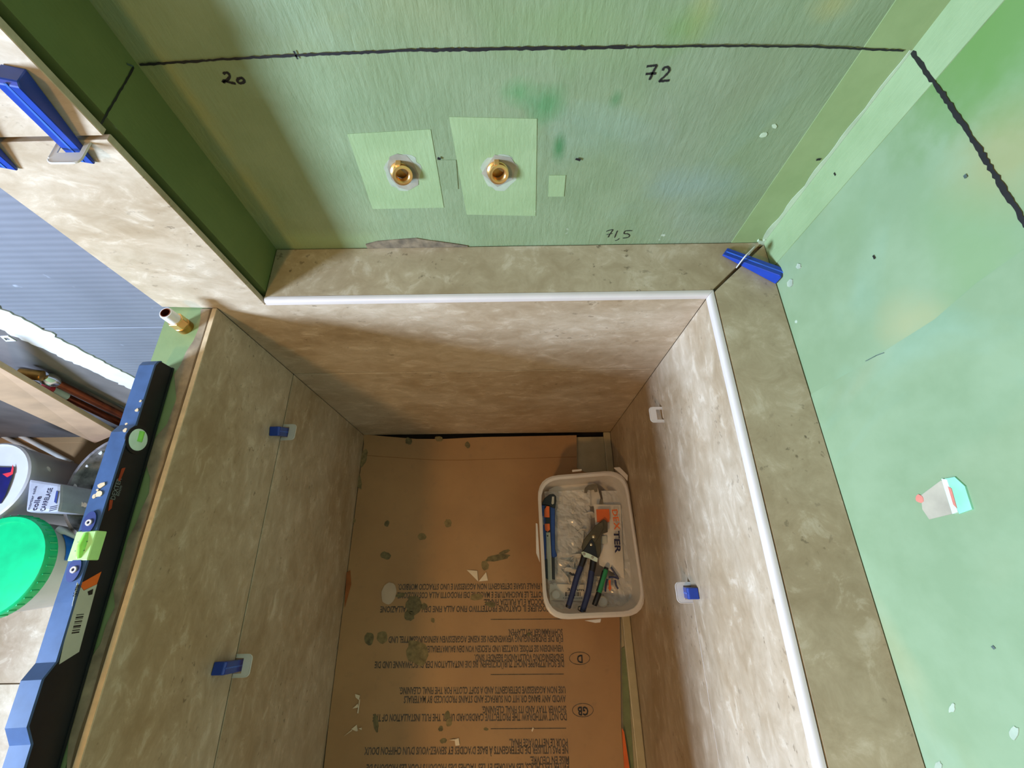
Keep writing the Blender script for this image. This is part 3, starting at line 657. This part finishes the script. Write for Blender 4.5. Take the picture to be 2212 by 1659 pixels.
# ================================================================== COPPER STUB WITH BRASS NUT ON THE PARTITION
pb = onz(402, 708, zT)
f = thing('compression_fitting', pb, 'brass compression fitting with pale pipe stub standing on the partition end', 'pipe fitting')
mk('fitting_base', lathe(bm_new(), [(.0135, 0), (.0135, .012), (.011, .0145)], pb, (0, 0, 1), 28, True, True), m_brass_d, f, shade=True)
mk('hex_nut', bev(lathe(bm_new(), [(.0138, .0125), (.0138, .0285)], pb, (0, 0, 1), 6, True, True, .3), .0008), m_brass, f)
mk('pipe_sleeve', lathe(bm_new(), [(.0105, .0285), (.0105, .048), (.0098, .0495), (.0082, .0495)], pb, (0, 0, 1), 28), m_ptfe, f, shade=True)
mk('copper_pipe', lathe(bm_new(), [(.0082, .050), (.0072, .050), (.0070, .030), (.001, .030)], pb, (0, 0, 1), 24), m_copper, f, shade=True)

# ================================================================== SPIRIT LEVEL
zb = zT+.0025
E0 = V((-.5775, .318, zb)); E1 = V((-.5565, -.275, zb)); dl = (E1-E0).normalized(); sd = V((-dl.y, dl.x, 0)); sd = -sd if sd.x > 0 else sd
lvl = thing('spirit_level', (E0+E1)/2, 'black and blue spirit level lying along the top of the partition', 'spirit level')
xf = E0.x
def sloc(u, v, h):                                  # distance along the level for a pixel on its top edge
    return (onz(u, v, zb+h)-E0).dot(dl)
prof = [(0, .030), (.004, .036), (.012, .040), (sloc(300, 880, .041), .041), (sloc(276, 918, .041), .041), (sloc(268, 932, .050), .050), (sloc(165, 1300, .050), .051),
        (sloc(122, 1430, .050), .050), (sloc(100, 1468, .062), .061), (sloc(76, 1570, .061), .061), (sloc(87, 1608, .05), .049), (.593, .048)]
prof.sort()
WL = .022
def lv(s, h, o=0): return E0+dl*s+V((0, 0, h))+sd*o
bm = bm_new(); pts = [lv(0, 0)]+[lv(s, h-.003) for s, h in prof]+[lv(.593, 0)]
prism(bm, pts, sd*.0)if False else prism(bm, pts, sd*WL); bev(bm, .0008); mk('level_body', bm, m_black, lvl)
bm = bm_new()
A = [lv(s, h-.0032, -.0012) for s, h in prof]; B = [lv(s, h, -.0012) for s, h in prof]
prism(bm, A+B[::-1], sd*(WL+.0024)); mk('top_rail', bm, m_alu, lvl)
bm = bm_new(); box_pts = [lv(0, 0, -.0012), lv(.593, 0, -.0012), lv(.593, .004, -.0012), lv(0, .004, -.0012)]
prism(bm, box_pts, sd*(WL+.0024)); mk('bottom_rail', bm, m_black, lvl)
# lower flange lines
def face(u, v):                                      # pixel -> point on the right face of the level
    n = -sd; d = ray(u, v); t = (E0-EYE).dot(n)/d.dot(n); return EYE+d*t
nf = -sd
def decal(name, px, m, th=.0006, lab=None, off=.0002):
    return mk(name, prism(bm_new(), [face(u, v)+nf*off for u, v in px], nf*th), m, lvl, label=lab)
cv = face(296, 950); rv = (face(296, 972)-cv).length*1.08
mk('vial_ring', lathe(bm_new(), [(rv*1.3, 0), (rv*1.3, .0016), (rv*1.02, .002), (rv, .0012)], cv, nf, 28), m_black, lvl, shade=True)
vl = mk('round_vial', lathe(bm_new(), [(rv, .0005), (rv, .0022), (rv*.8, .0035), (.001, .0042)], cv, nf, 28, True, True), m_vial_l, lvl, shade=True)
upv = V((0, 0, 1)); bm = bm_new(); tube(bm, [cv+nf*.0035-dl*(rv*.75), cv+nf*.0035+dl*(rv*.2)], .0042, 12); mk('vial_tube', bm, m_vial, vl, shade=True)
s0, s1 = sloc(197, 1147, .05), sloc(170, 1211, .05); hc = .0515
bm = bm_new(); prism(bm, [lv(s0, hc-.016, -.0032), lv(s1, hc-.016, -.0032), lv(s1, hc+.0012, -.0032), lv(s0, hc+.0012, -.0032)], sd*(WL+.005)); bev(bm, .001)
vb = mk('rectangular_vial', bm, plain('pale_green_vial_block', (190, 240, 150), .2, var=.06), lvl)
bm = bm_new(); tube(bm, [lv(s0+.004, hc-.003, WL*.45), lv((s0+s1)/2, hc+.0008, WL*.45), lv(s1-.004, hc-.003, WL*.45)], .0058, 12); mk('vial_tube', bm, m_vial, vb, shade=True)
for ss in (.36, .66): mk('vial_line', prism(bm_new(), [lv(s0+(s1-s0)*ss, hc+.0013, .004), lv(s0+(s1-s0)*ss+.001, hc+.0013, .004), lv(s0+(s1-s0)*ss+.001, hc+.0013, WL*.75), lv(s0+(s1-s0)*ss, hc+.0013, WL*.75)], (0, 0, .001)), m_stain, vb)
for ss in (s0-.011, s1+.011):
    c = lv(ss, hc, WL*.5)
    o = [(c+dl*(.0125*math.cos(a)*1.2)+sd*(.0085*math.sin(a))) for a in [i*2*math.pi/20 for i in range(20)]]
    pk = mk('rivet_plate', prism(bm_new(), o, (0, 0, .0010)), m_dblue, lvl)
    mk('rivet', lathe(bm_new(), [(.0044, .001), (.0040, .0022), (.0020, .0022), (.0018, .0012)], c, (0, 0, 1), 18), m_trim, pk, shade=True)
m_dimor = plain('dull_orange_print', (150, 56, 24), .5)
decal('orange_stripe', [(262, 1012), (270, 1010), (258, 1040), (254, 1037)], m_dimor); decal('orange_stripe', [(236, 1080), (243, 1080), (240, 1098), (233, 1104)], m_dimor)
m_grey_print = plain('grey_print', (110, 120, 120), .5)
text('DEXTER', face(247, 1080)+nf*.0003, face(262, 1034)+nf*.0003, .0075, nf, m_grey_print, lvl, 'brand_lettering')
text('60cm', face(256, 1072)+nf*.0003, face(263, 1050)+nf*.0003, .0045, nf, m_grey_print, lvl, 'size_lettering')
decal('orange_label', [(170, 1262), (218, 1235), (208, 1262), (180, 1275)], m_orange)
decal('grey_label', [(166, 1258), (180, 1276), (209, 1262), (170, 1408), (127, 1435)], m_label, .0004)
text('DEXTER', face(166, 1288)+nf*.0009, face(174, 1263)+nf*.0009, .007, nf, m_ink, lvl, 'label_lettering')
for k in range(9):
    a = k/8; w_ = (1.5, 3, 1, 2.5, 1, 3.5, 1.2, 2, 3)[k]
    v = 1328+a*38; u = 164-a*10; decal('barcode_bar', [(u, v), (u+16, v-2), (u+16-w_*.25, v-2+w_), (u-w_*.25, v+w_)], m_blackp, .0003, off=.0007)
decal('label_mark', [(188, 1278), (200, 1272), (198, 1284), (190, 1286)], m_blackp, .0003, off=.0007)
for k, (s, o) in enumerate(((.115, .004), (.125, .003), (.205, .012), (.212, .015), (.22, .017), (.218, .011), (.075, .002), (.09, .003))):
    c = lv(s, .0505 if s > .1 else .0412, o); mk('mortar_fleck', prism(bm_new(), [(c.x+a, c.y+b, c.z) for a, b in blob((0, 0), .0018+.0012*(k % 3), 8, .3, seed=k)], (0, 0, .0008)), m_edge, lvl)

# ================================================================== CONTAINER AND ITS CONTENTS
zR = .195
def rrect(u0, v0, u1, v1, r, z, n=7):
    """rounded quadrilateral through four pixel corners given as a list"""
    return None
cor = [onz(u, v, zR) for u, v in ((1160, 1030), (1352, 1014), (1400, 1330), (1176, 1340))]
cen = sum(cor, V())/4
def rquad(scale, z, r, n=6, off=V((0, 0, 0))):
    q = [cen+(c-cen)*scale+off for c in cor]; out = []
    for i in range(4):
        p, a, b = q[i], q[i-1], q[(i+1) % 4]
        da, db = (a-p).normalized(), (b-p).normalized()
        P0, P2 = p+da*r, p+db*r
        for k in range(n+1):
            t = k/n; out.append(P0*(1-t)**2+p*2*t*(1-t)+P2*t*t)
    return [V((p.x, p.y, z)) for p in out]
def loft(bm, rings):
    R3 = [[bm.verts.new(p) for p in r] for r in rings]
    for a, b in zip(R3, R3[1:]):
        for k in range(len(a)): bm.faces.new((a[k], a[(k+1) % len(a)], b[(k+1) % len(a)], b[k]))
    return R3
offb = V((-.012, .0, 0))
tub = thing('plastic_container', (cen.x, cen.y, zc), 'translucent white plastic container of tools standing on the cardboard', 'container')
bm = bm_new(); rg = loft(bm, [rquad(.955, zR-.002, .062), rquad(.93, zR-.05, .06, off=offb*.3), rquad(.84, zc+.016, .055, off=offb), rquad(.80, zc+.003, .05, off=offb),
                              rquad(.79, zc+.0045, .05, off=offb), rquad(.825, zc+.018, .054, off=offb), rquad(.915, zR-.05, .06, off=offb*.3), rquad(.935, zR-.002, .061)])
bm.faces.new(rg[4]); bm.faces.new(rg[3][::-1])
mk('container_body', bm, m_box, tub, shade=True)
bm = bm_new(); loft(bm, [rquad(.93, zR-.003, .06), rquad(.935, zR, .061), rquad(.97, zR+.002, .063), rquad(1.0, zR-.001, .065), rquad(1.005, zR-.008, .065), rquad(.985, zR-.009, .064), rquad(.96, zR-.004, .062), rquad(.93, zR-.003, .06)])
mk('container_rim', bm, m_boxrim, tub, shade=True)
def latch(pts, z0, z1): return pxprism('latch_tab', pts, z0, z1, m_boxrim, tub, .001)
latch([(1157, 1130), (1161, 1132), (1166, 1215), (1158, 1195)], zR-.012, zR-.004)
latch([(1325, 1011), (1337, 1010), (1355, 1028), (1354, 1040)], zR-.014, zR-.004)
latch([(1262, 1340), (1298, 1336), (1296, 1344), (1285, 1345)], zR-.012, zR-.005)
latch([(1235, 1016), (1256, 1014), (1256, 1018), (1236, 1020)], zR-.012, zR-.004)
zk = .146
S_ = 360/1572
def q(*pts): return crop(pts, 1100, 980, S_)
def crumple(px, z, nx, ny, amp, seed, dome=0, fr=30):
    """a creased film filling the pixel quadrilateral px"""
    c = [onz(u, v, z) for u, v in px]; bm = bm_new(); g_ = []
    for j in range(ny+1):
        row = []
        for i in range(nx+1):
            s, t = i/nx, j/ny; p = (c[0]*(1-s)+c[1]*s)*(1-t)+(c[3]*(1-s)+c[2]*s)*t
            h = noise.turbulence_vector(p*fr+V((seed, 0, 0)), 3, True)
            p = p+V((h.x*.15, h.y*.15, h.z-.8))*amp+V((0, 0, dome*math.sin(math.pi*s)*math.sin(math.pi*t)))
            row.append(bm.verts.new(p))
        g_.append(row)
    for j in range(ny):
        for i in range(nx): bm.faces.new((g_[j][i], g_[j][i+1], g_[j+1][i+1], g_[j+1][i]))
    return bm
# white clips loose inside the bag
rnd = random.Random(11)
for i in range(26):
    a = rnd.uniform(0, 6.28); u, v = rnd.uniform(1212, 1268), rnd.uniform(1085, 1245)
    o = dup(K0); x = V((math.cos(a), math.sin(a), rnd.uniform(-.4, .4))); n_ = V((rnd.uniform(-.8, .8), rnd.uniform(-.8, .8), .35))
    p = onz(u, v, zk-.035+rnd.uniform(0, .02)); o.matrix_world = frame(p, x, n_)
    o['label'] = 'loose white levelling clip heaped in the bag in the container'; o['group'] = 'loose clips inside the clear bag'
mk('plastic_bag', crumple(q((330, 360), (760, 340), (780, 1200), (380, 1210)), zk-.006, 22, 44, .014, 3, .012, 34), m_bag, None, 'crumpled clear bag full of white clips left in the container', 'plastic bag', recalc=False)
mk('plastic_bag', crumple(q((870, 350), (1230, 350), (1290, 1470), (1060, 1480)), zk-.008, 18, 40, .010, 8, .004, 26), m_bag, None, 'smooth clear bag lying along the right inside of the container', 'plastic bag', recalc=False)
mk('plastic_bag', crumple(q((360, 1180), (1080, 1150), (1090, 1480), (390, 1470)), zk-.012, 30, 18, .012, 12, .0, 36), m_bag, None, 'clear bag with a size label at the near end of the container', 'plastic bag', recalc=False)
# white paper card at the far end
pxprism('paper_card', q((372, 340), (470, 290), (760, 268), (825, 290), (860, 420), (840, 500), (380, 480)), zk-.03, zk-.029, m_pouch, None, 0, label='white paper card lying at the far end of the container', cat='card')
# branded pouch
pc = thing('plastic_pouch', onz(1320, 1150, zk), 'white and orange branded pouch under the snips', 'pouch')
mk('pouch_film', crumple(q((795, 478), (1050, 485), (1085, 1180), (850, 1050)), zk, 16, 40, .0035, 21, .010, 20), m_pouch, pc, recalc=False, shade=True)
zq = zk+.0135
pxprism('orange_panel', q((820, 525), (942, 522), (948, 600), (945, 640), (930, 648), (828, 648)), zq, zq+.0006, m_orange, pc, 0)
pxprism('print_square', q((868, 778), (920, 775), (922, 850), (864, 850)), zk+.012, zk+.0125, m_label, pc, 0)
zx = zq+.0005
ln_ = lambda x, y: onz(*crop([(x, y)], 1100, 980, S_)[0], zx)
text('DE', ln_(968, 528), ln_(985, 640), .0165, (0, 0, 1), m_orange, pc, 'brand_lettering', bold=.02)
text('X', ln_(985, 646), ln_(994, 720), .0165, (0, 0, 1), m_orange, pc, 'brand_lettering', bold=.02)
text('TER', ln_(985, 726), ln_(1000, 940), .0165, (0, 0, 1), m_navy, pc, 'brand_lettering', bold=.03)
pxprism('print_arrow', q((935, 1195), (958, 1190), (955, 1235), (965, 1270), (948, 1298), (934, 1270), (940, 1235)), zk+.004, zk+.0045, m_orange, pc, 0)
# size label
lc = thing('size_label', onz(1245, 1265, zk), 'white size label printed 3 mm with a bar code beside the snips', 'label')
pxprism('label_paper', q((380, 1228), (705, 1236), (700, 1390), (385, 1380)), zk-.012, zk-.0115, m_pouch, lc, 0)
zz = zk-.0112
lz = lambda x, y: onz(*crop([(x, y)], 1100, 980, S_)[0], zz)
text('3 mm', lz(548, 1294), lz(702, 1296), .0075, (0, 0, 1), m_ink, lc, 'size_lettering')
for k in range(12):
    x0 = 530+k*12.5; pxprism('barcode_bar', q((x0, 1305), (x0+(5 if k % 3 else 9), 1305), (x0+(5 if k % 3 else 9), 1345), (x0, 1345)), zz, zz+.0003, m_ink, lc, 0)
text('3 276000 314 018', lz(505, 1366), lz(690, 1368), .0028, (0, 0, 1), m_ink, lc, 'digits')
# bracket, caps
pxprism('plastic_bracket', q((708, 370), (712, 325), (740, 300), (785, 290), (830, 292), (830, 362), (806, 364), (798, 340), (768, 346), (738, 342), (732, 374)), zk-.001, zk+.006, plain('grey_brown_plastic', (112, 100, 78), .5), None, .0008, label='grey brown bracket at the far end of the container', cat='bracket')
for c, r, lab in (((440, 1330), 38, 'white round cap on the size label in the container'), ((880, 1395), 42, 'white round cap right of the green marker')):
    ctr = onz(*crop([c], 1100, 980, S_)[0], zk-.009); rr = r*S_*.00145
    mk('plastic_disc', lathe(bm_new(), [(rr, 0), (rr, .004), (rr*.85, .0052), (rr*.8, .004), (.001, .0042)], ctr, (0, 0, 1), 24, True, True), m_pouch, None, lab, 'disc', shade=True)
# utility knife
kn = thing('utility_knife', onz(1183, 1160, zk), 'blue utility knife with orange slider along the left of the container', 'utility knife')
zh = zk+.002
pxprism('knife_butt', q((298, 488), (330, 425), (380, 388), (415, 385), (438, 405), (441, 450), (428, 525), (400, 520), (385, 500), (340, 490)), zh, zh+.014, m_blackp, kn, .0015)
pxprism('hang_hole', q((404, 405), (424, 405), (422, 470), (408, 480), (398, 470)), zh+.0142, zh+.0145, m_bag if False else m_label, kn, 0, label='pale slot through the knife butt')
pxprism('grip', q((295, 490), (335, 490), (345, 740), (345, 1000), (308, 1000), (300, 880), (284, 700)), zh, zh+.0150, m_bluep, kn, .0018)
pxprism('grip', q((385, 505), (428, 520), (428, 900), (450, 965), (420, 985), (398, 975), (388, 740)), zh, zh+.0150, m_bluep, kn, .0018)
pxprism('slider_track', q((326, 500), (388, 500), (390, 745), (336, 745)), zh, zh+.0135, m_blackp, kn, 0)
pxprism('slider', q((331, 530), (352, 494), (378, 498), (380, 602), (330, 600)), zh+.0135, zh+.0175, m_orange, kn, .0006)
pxprism('slider', q((333, 662), (381, 660), (384, 718), (360, 738), (338, 722)), zh+.0135, zh+.0165, m_orange, kn, .0006)
pxprism('blade_channel', q((318, 995), (358, 995), (364, 1185), (332, 1168)), zh, zh+.0115, m_blackp, kn, .0006); pxprism('blade_channel', q((396, 978), (426, 980), (428, 1188), (402, 1182)), zh, zh+.0115, m_blackp, kn, .0006)
kb = pxprism('blade', q((345, 742), (384, 742), (397, 1000), (402, 1195), (364, 1195), (356, 1000)), zh+.004, zh+.0105, m_blade, kn, 0)
mk('blade_hole', lathe(bm_new(), [(.0022, 0), (.001, .0004)], onz(*q((362, 775))[0], zh+.0108), (0, 0, 1), 14, True, True), m_blackp, kb)
for k in range(20):
    y = 770+k*12; pxprism('blade_tooth', q((341, y), (350, y+2), (350, y+6), (342, y+7)), zh+.0104, zh+.0108, m_blackp, kb, 0)
text('DEXTER', onz(*q((312, 590))[0], zh+.0152), onz(*q((320, 672))[0], zh+.0152), .0035, (0, 0, 1), m_label, kn, 'brand_lettering')
mk('brand_stripe', ribbon(bm_new(), pp(q((312, 600), (317, 680), (302, 712)), zh+.0153), .0011, (0, 0, 1)), m_label, kn, recalc=False)
# tin snips
sn = thing('tin_snips', onz(1270, 1220, zk), 'dark metal snips with navy handles lying across the container', 'snips')
zs = zk+.016
pxprism('blade', q((885, 620), (905, 632), (922, 652), (924, 742), (868, 760), (862, 815), (862, 920), (850, 965), (832, 992), (780, 960), (770, 860), (800, 690)), zs, zs+.009, m_steel, sn, .001)
pxprism('blade', q((880, 640), (890, 700), (840, 790), (800, 850), (770, 930), (690, 928), (680, 880), (700, 815), (760, 740), (812, 675)), zs+.005, zs+.013, m_steel, sn, .001)
pxprism('pivot_plate', q((775, 800), (800, 838), (815, 900), (832, 990), (760, 960), (690, 926), (722, 880)), zs+.012, zs+.0165, m_blackp, sn, .001)
for c in ((795, 782), (772, 858)):
    mk('rivet', lathe(bm_new(), [(.0054, 0), (.0054, .002), (.003, .0042), (.0005, .0046)], onz(*q(c)[0], zs+.013), (0, 0, 1), 18, True, True), m_silver, sn, shade=True)
lk = pxprism('link_bar', q((674, 930), (700, 922), (760, 945), (835, 985), (830, 1026), (800, 1015), (742, 985), (702, 976)), zs+.0165, zs+.0195, m_silver, sn, .0006)
for c in ((706, 945), (785, 978)): mk('rivet', lathe(bm_new(), [(.0042, 0), (.004, .0015), (.0015, .002)], onz(*q(c)[0], zs+.0195), (0, 0, 1), 14, True, True), m_blade, lk)
def handle(name, pts, rs, z, m): 
    path = smooth([onz(*p, z) for p in q(*pts)], 4); n_ = len(path)
    rr = [rs[0]+(rs[1]-rs[0])*i/(n_-1) for i in range(n_)]
    return mk(name, tube(bm_new(), path, rr, 12), m, sn, shade=True)
handle('handle_shank', ((712, 950), (695, 1010), (672, 1075)), (.0095, .0075), zs+.008, m_blackp); handle('handle_grip', ((676, 1065), (640, 1160), (608, 1270), (580, 1370), (555, 1450)), (.0085, .0075), zs+.008, m_navyg)
handle('handle_end', ((560, 1432), (552, 1455)), (.0080, .0070), zs+.008, m_blackp)
handle('handle_shank', ((800, 985), (790, 1050), (778, 1115)), (.0105, .0085), zs+.008, m_blackp); handle('handle_grip', ((778, 1105), (765, 1200), (745, 1310), (712, 1420), (690, 1490)), (.0088, .0078), zs+.008, m_navyg)
handle('handle_end', ((698, 1470), (688, 1500)), (.0084, .0074), zs+.008, m_blackp)
handle('thumb_stop', ((568, 1122), (590, 1140), (615, 1140)), (.003, .003), zs+.008, m_blackp)
bm = bm_new(); tube(bm, [onz(*p, zs+.006) for p in q((672, 1438), (652, 1445), (650, 1470), (668, 1485))], .0013, 8); mk('hanging_loop', bm, m_blackp, sn, shade=True)
# green marker pen
mp = thing('marker_pen', onz(1293, 1262, zk), 'green and black marker pen lying beside the snips', 'marker pen')
P0, P1, P2 = (onz(*p, zk+.014) for p in q((918, 1072), (846, 1312), (802, 1432)))
ax = (P1-P0).normalized()
mk('pen_body', tube(bm_new(), [P0+ax*.006, P0+ax*.010, P1], [.0062, .0072, .0072], 20), m_penG, mp, shade=True)
mk('pen_end', tube(bm_new(), [P0, P0+ax*.004, P0+ax*.0062], [.0058, .0064, .0064], 20), m_blackp, mp, shade=True)
mk('pen_cap', tube(bm_new(), [P1-ax*.001, P1+ax*.003, P2-ax*.002, P2], [.0074, .0078, .0074, .0064], 20), m_blackp, mp, shade=True)
s_ = ax.cross(V((0, 0, 1))).normalized(); s_ = s_ if s_.x < 0 else -s_
mk('pen_label', tube(bm_new(), [P0+ax*.012+s_*.0045, P1-ax*.002+s_*.0045], [.0046, .0046], 12), m_blackp, mp, shade=True, label='black printed side of the pen')
# small navy clamp
cl = thing('spring_clamp', onz(1330, 1255, zk), 'small navy plastic clamp right of the green marker', 'clamp')
for pts in (((958, 1072), (985, 1110), (1010, 1150), (1032, 1182)), ((938, 1166), (985, 1164), (1034, 1180)), ((1000, 1190), (1005, 1235), (1026, 1275)), ((925, 1180), (912, 1240), (906, 1302))):
    mk('clamp_arm', tube(bm_new(), smooth([onz(*p, zk+.008) for p in q(*pts)], 3), .0026, 8), m_navyg, cl, shade=True)

# ================================================================== BATHROOM SIDE, BEYOND THE PARTITION
# bucket with green lid
cb = V((-1.372, .016, 0))
bk = thing('lidded_bucket', cb, 'white plastic bucket with bright green lid standing on the floor', 'bucket')
mk('bucket_body', lathe(bm_new(), [(.100, 0), (.104, .003), (.118, .235), (.122, .24), (.122, .262)], cb, (0, 0, 1), 48, True, True), m_bucket, bk, shade=True)
mk('lid', lathe(bm_new(), [(.126, .248), (.130, .250), (.130, .276), (.126, .281), (.114, .281), (.112, .274), (.001, .274)], cb, (0, 0, 1), 48), m_lid, bk, shade=True)
bm = bm_new()
for k in range(40):
    a = 2*math.pi*k/40; c = cb+V((math.cos(a)*.1302, math.sin(a)*.1302, .264)); tube(bm, [c-V((0, 0, .010)), c+V((0, 0, .010))], .0022, 6)
mk('lid_ribs', bm, m_lid, bk, kind='stuff')
def bsurf(a, z, ex=.004): r = .104+(.118-.104)*z/.235+ex; return cb+V((math.cos(a)*r, math.sin(a)*r, z))
mk('handle', tube(bm_new(), smooth([bsurf(.95, .222), bsurf(.72, .205, .012), bsurf(.50, .160, .016), bsurf(.25, .11, .016), bsurf(0, .08, .016)], 5), [.009]*4+[.0065]*17, 10), m_bucket, bk, shade=True)
bm = bm_new(); gr = [[bm.verts.new(bsurf(.12+.70*i/10, z, .0016)) for i in range(11)] for z in (.07, .14, .215)]
for a_, b_ in zip(gr, gr[1:]):
    for i in range(10): bm.faces.new((a_[i], a_[i+1], b_[i+1], b_[i]))
mk('printed_label', bm, m_sky, bk, label='bright blue label on the bucket side')
# white bucket with red and blue print
ca = V((-1.50, .236, .013)); rr = .118
wbk = thing('paint_bucket', ca, 'white bucket with red and dark blue print at the left edge', 'bucket')
mk('bucket_body', lathe(bm_new(), [(rr*.84, 0), (rr*.86, .003), (rr*.97, .24), (rr, .245), (rr, .262), (rr*.96, .266), (rr*.93, .258), (rr*.5, .25), (.001, .25)], ca, (0, 0, 1), 48, True), m_bucket, wbk, shade=True)
pxprism('printed_lid_panel', [(-30, 1009), (30, 1010), (26, 1030), (12, 1070), (2, 1088), (-30, 1090)], .268, .2695, m_bluepr, wbk, 0)
pxprism('red_flash', [(6, 1024), (24, 1020), (28, 1004), (30, 1012), (28, 1024), (16, 1031)], .2695, .2705, m_red, wbk, 0)
mk('bail_handle', tube(bm_new(), smooth([onz(62, 1004, .22), onz(85, 1008, .22), onz(103, 1012, .22), onz(104, 1022, .21), onz(95, 1036, .19), onz(84, 1052, .16)], 4), .0055, 8), m_pipe_w, wbk, shade=True)
# grey printed paper bag
pbag = thing('paper_bag', onz(110, 1090, 0), 'grey printed paper bag standing between the two buckets', 'bag')
top = [onz(u, v, .29) for u, v in ((62, 1034), (131, 1045), (129, 1085), (124, 1107), (54, 1106))]
top = [V((max(p.x, -1.372), max(p.y, .152), p.z)) for p in top]
bot = [V((min(p.x, -1.225), p.y, .013)) for p in top]
bm = bm_new(); a = [bm.verts.new(p) for p in top]; b = [bm.verts.new(p) for p in bot]
bm.faces.new(a); bm.faces.new(b[::-1])
for i in range(5): bm.faces.new((a[i], b[i], b[(i+1) % 5], a[(i+1) % 5]))
bev(bm, .008, 2); mk('bag_body', bm, m_bagp, pbag)
zp = .2906
for (u0, v0, u1, v1, h, s) in ((78, 1103, 90, 1072, .015, 'colle'), (96, 1104, 114, 1054, .013, 'CARRELAGE'), (64, 1101, 80, 1050, .007, 'mortier colle'),):
    text(s, onz(u0, v0, zp), onz(u1, v1, zp), h, (0, 0, 1), m_navy, pbag, 'printed_text')
for k in range(3): pxprism('printed_block', [(106+k, 1103-k*4), (120+k, 1100-k*4), (120+k, 1101.5-k*4), (106+k, 1104.5-k*4)], zp, zp+.0004, m_navy, pbag, 0)
pxprism('printed_band', [(117, 1084), (122, 1060), (126, 1062), (122, 1088)], zp, zp+.0004, m_dblue, pbag, 0)
# black mortar tub
ct = onz(270, 1050, .22); cc = V((ct.x, ct.y, .0135)); rt_ = (onz(152, 1060, .22)-ct).length
tb = thing('mortar_tub', cc, 'black rubber tub crusted with grey mortar partly behind the spirit level', 'tub')
mk('tub_body', lathe(bm_new(), [(rt_*.72, 0), (rt_*.74, .004), (rt_*.97, .21), (rt_, .215), (rt_*1.0, .222), (rt_*.95, .222), (rt_*.93, .205), (rt_*.72, .07), (.001, .065)], cc, (0, 0, 1), 48, True), m_tub, tb, shade=True)
for k, (u, v, r) in enumerate(((88, 0, 0), (163, 1049, 4), (176, 1090, 6), (186, 1091, 5), (171, 1104, 4), (218, 978, 4), (188, 1007, 3))):
    if r: pxprism('mortar_fleck', blob((u, v), r, 10, .3, seed=k), .223, .226, m_white_tape, tb, 0)
# flat carton on the floor, rods, board
ct_ = thing('cardboard_sheet', V((-1.6, .3, 0)), 'brown cardboard lying on the bathroom floor under the two white rods', 'cardboard')
ya = onz(100, 938, .01).y
mk('flap', bev(box(bm_new(), (-1.98, ya+.001, .001), (-1.16, Yf-.012, .012)), .001), m_card, ct_); mk('flap', bev(box(bm_new(), (-1.98, .30, .001), (-1.2, ya-.001, .010)), .001), m_card, ct_)
rd = thing('plastic_rods', V((-1.7, .3, .1)), 'pair of thin white plastic rods lying on the floor cardboard', 'rods') if False else None
for n_, (a, b, r) in enumerate((((-40, 896), (155, 1000), .0075), ((-40, 918), (130, 1006), .0065))):
    mk('plastic_rod', tube(bm_new(), [onz(*a, .020), onz(*b, .020)], r, 12), m_pipe_w, None, ('upper' if n_ == 0 else 'lower')+' of the two thin white rods lying on the floor cardboard', 'rod', shade=True)
A0, A1, B1, B0 = ony(-60, 758, Yf-.044), ony(252, 938, Yf-.044), ony(205, 958, Yf-.058), ony(-60, 838, Yf-.066)
bd = bm_new(); prism(bd, [A0, A1, B1, B0], (0, .012, -.003)); bev(bd, .0015)
mk('wooden_board', bd, m_wood, None, 'long beige board leaning along the dark wall behind the pipes', 'board')
# copper pipes with valves against the wall
for n_, (pa, pb_, off) in enumerate((((112, 822), (280, 905), .012), ((128, 850), (268, 918), .013))):
    yy = Yf-off
    t = thing('water_pipe', ony(*pb_, yy), ('upper' if n_ == 0 else 'lower')+' copper water pipe with '+('chrome stop valve' if n_ == 0 else 'pale sleeve and red ring')+' on the dark wall', 'pipe')
    a, b = ony(*pa, yy), ony(*pb_, yy); mk('copper_tube', tube(bm_new(), [a, b], .0095, 14), m_copper, t, shade=True)
    d_ = (a-b).normalized()
    if n_ == 0:
        mk('valve_body', tube(bm_new(), [a-d_*.012, a, a+d_*.014, a+d_*.026], [.012, .016, .016, .011], 16), m_chrome, t, shade=True)
        vb_ = mk('valve_branch', tube(bm_new(), [ony(92, 812, yy-.004), ony(42, 806, yy-.004)], [.0125, .0115], 14), m_brass_d, t, shade=True)
        vc_ = mk('valve_branch', tube(bm_new(), [ony(46, 824, yy-.010), ony(2, 815, yy-.010)], [.0125, .0115], 14), m_brass_d, t, shade=True)
        mk('lever', bev(prism(bm_new(), [ony(u, v, yy-.018) for u, v in ((44, 828), (60, 832), (40, 847), (30, 842))], (0, .004, 0)), .0008), m_chrome, t)
        mk('lever', bev(prism(bm_new(), [ony(u, v, yy-.018) for u, v in ((72, 824), (86, 832), (80, 842), (66, 834))], (0, .004, 0)), .0008), m_chrome, t)
    else:
        mk('pipe_sleeve', tube(bm_new(), [a+d_*.030, a-d_*.020], .0115, 14), m_ptfe, t, shade=True)
        mk('red_ring', tube(bm_new(), [a+d_*.046, a+d_*.031], .0118, 14), m_red, t, shade=True)
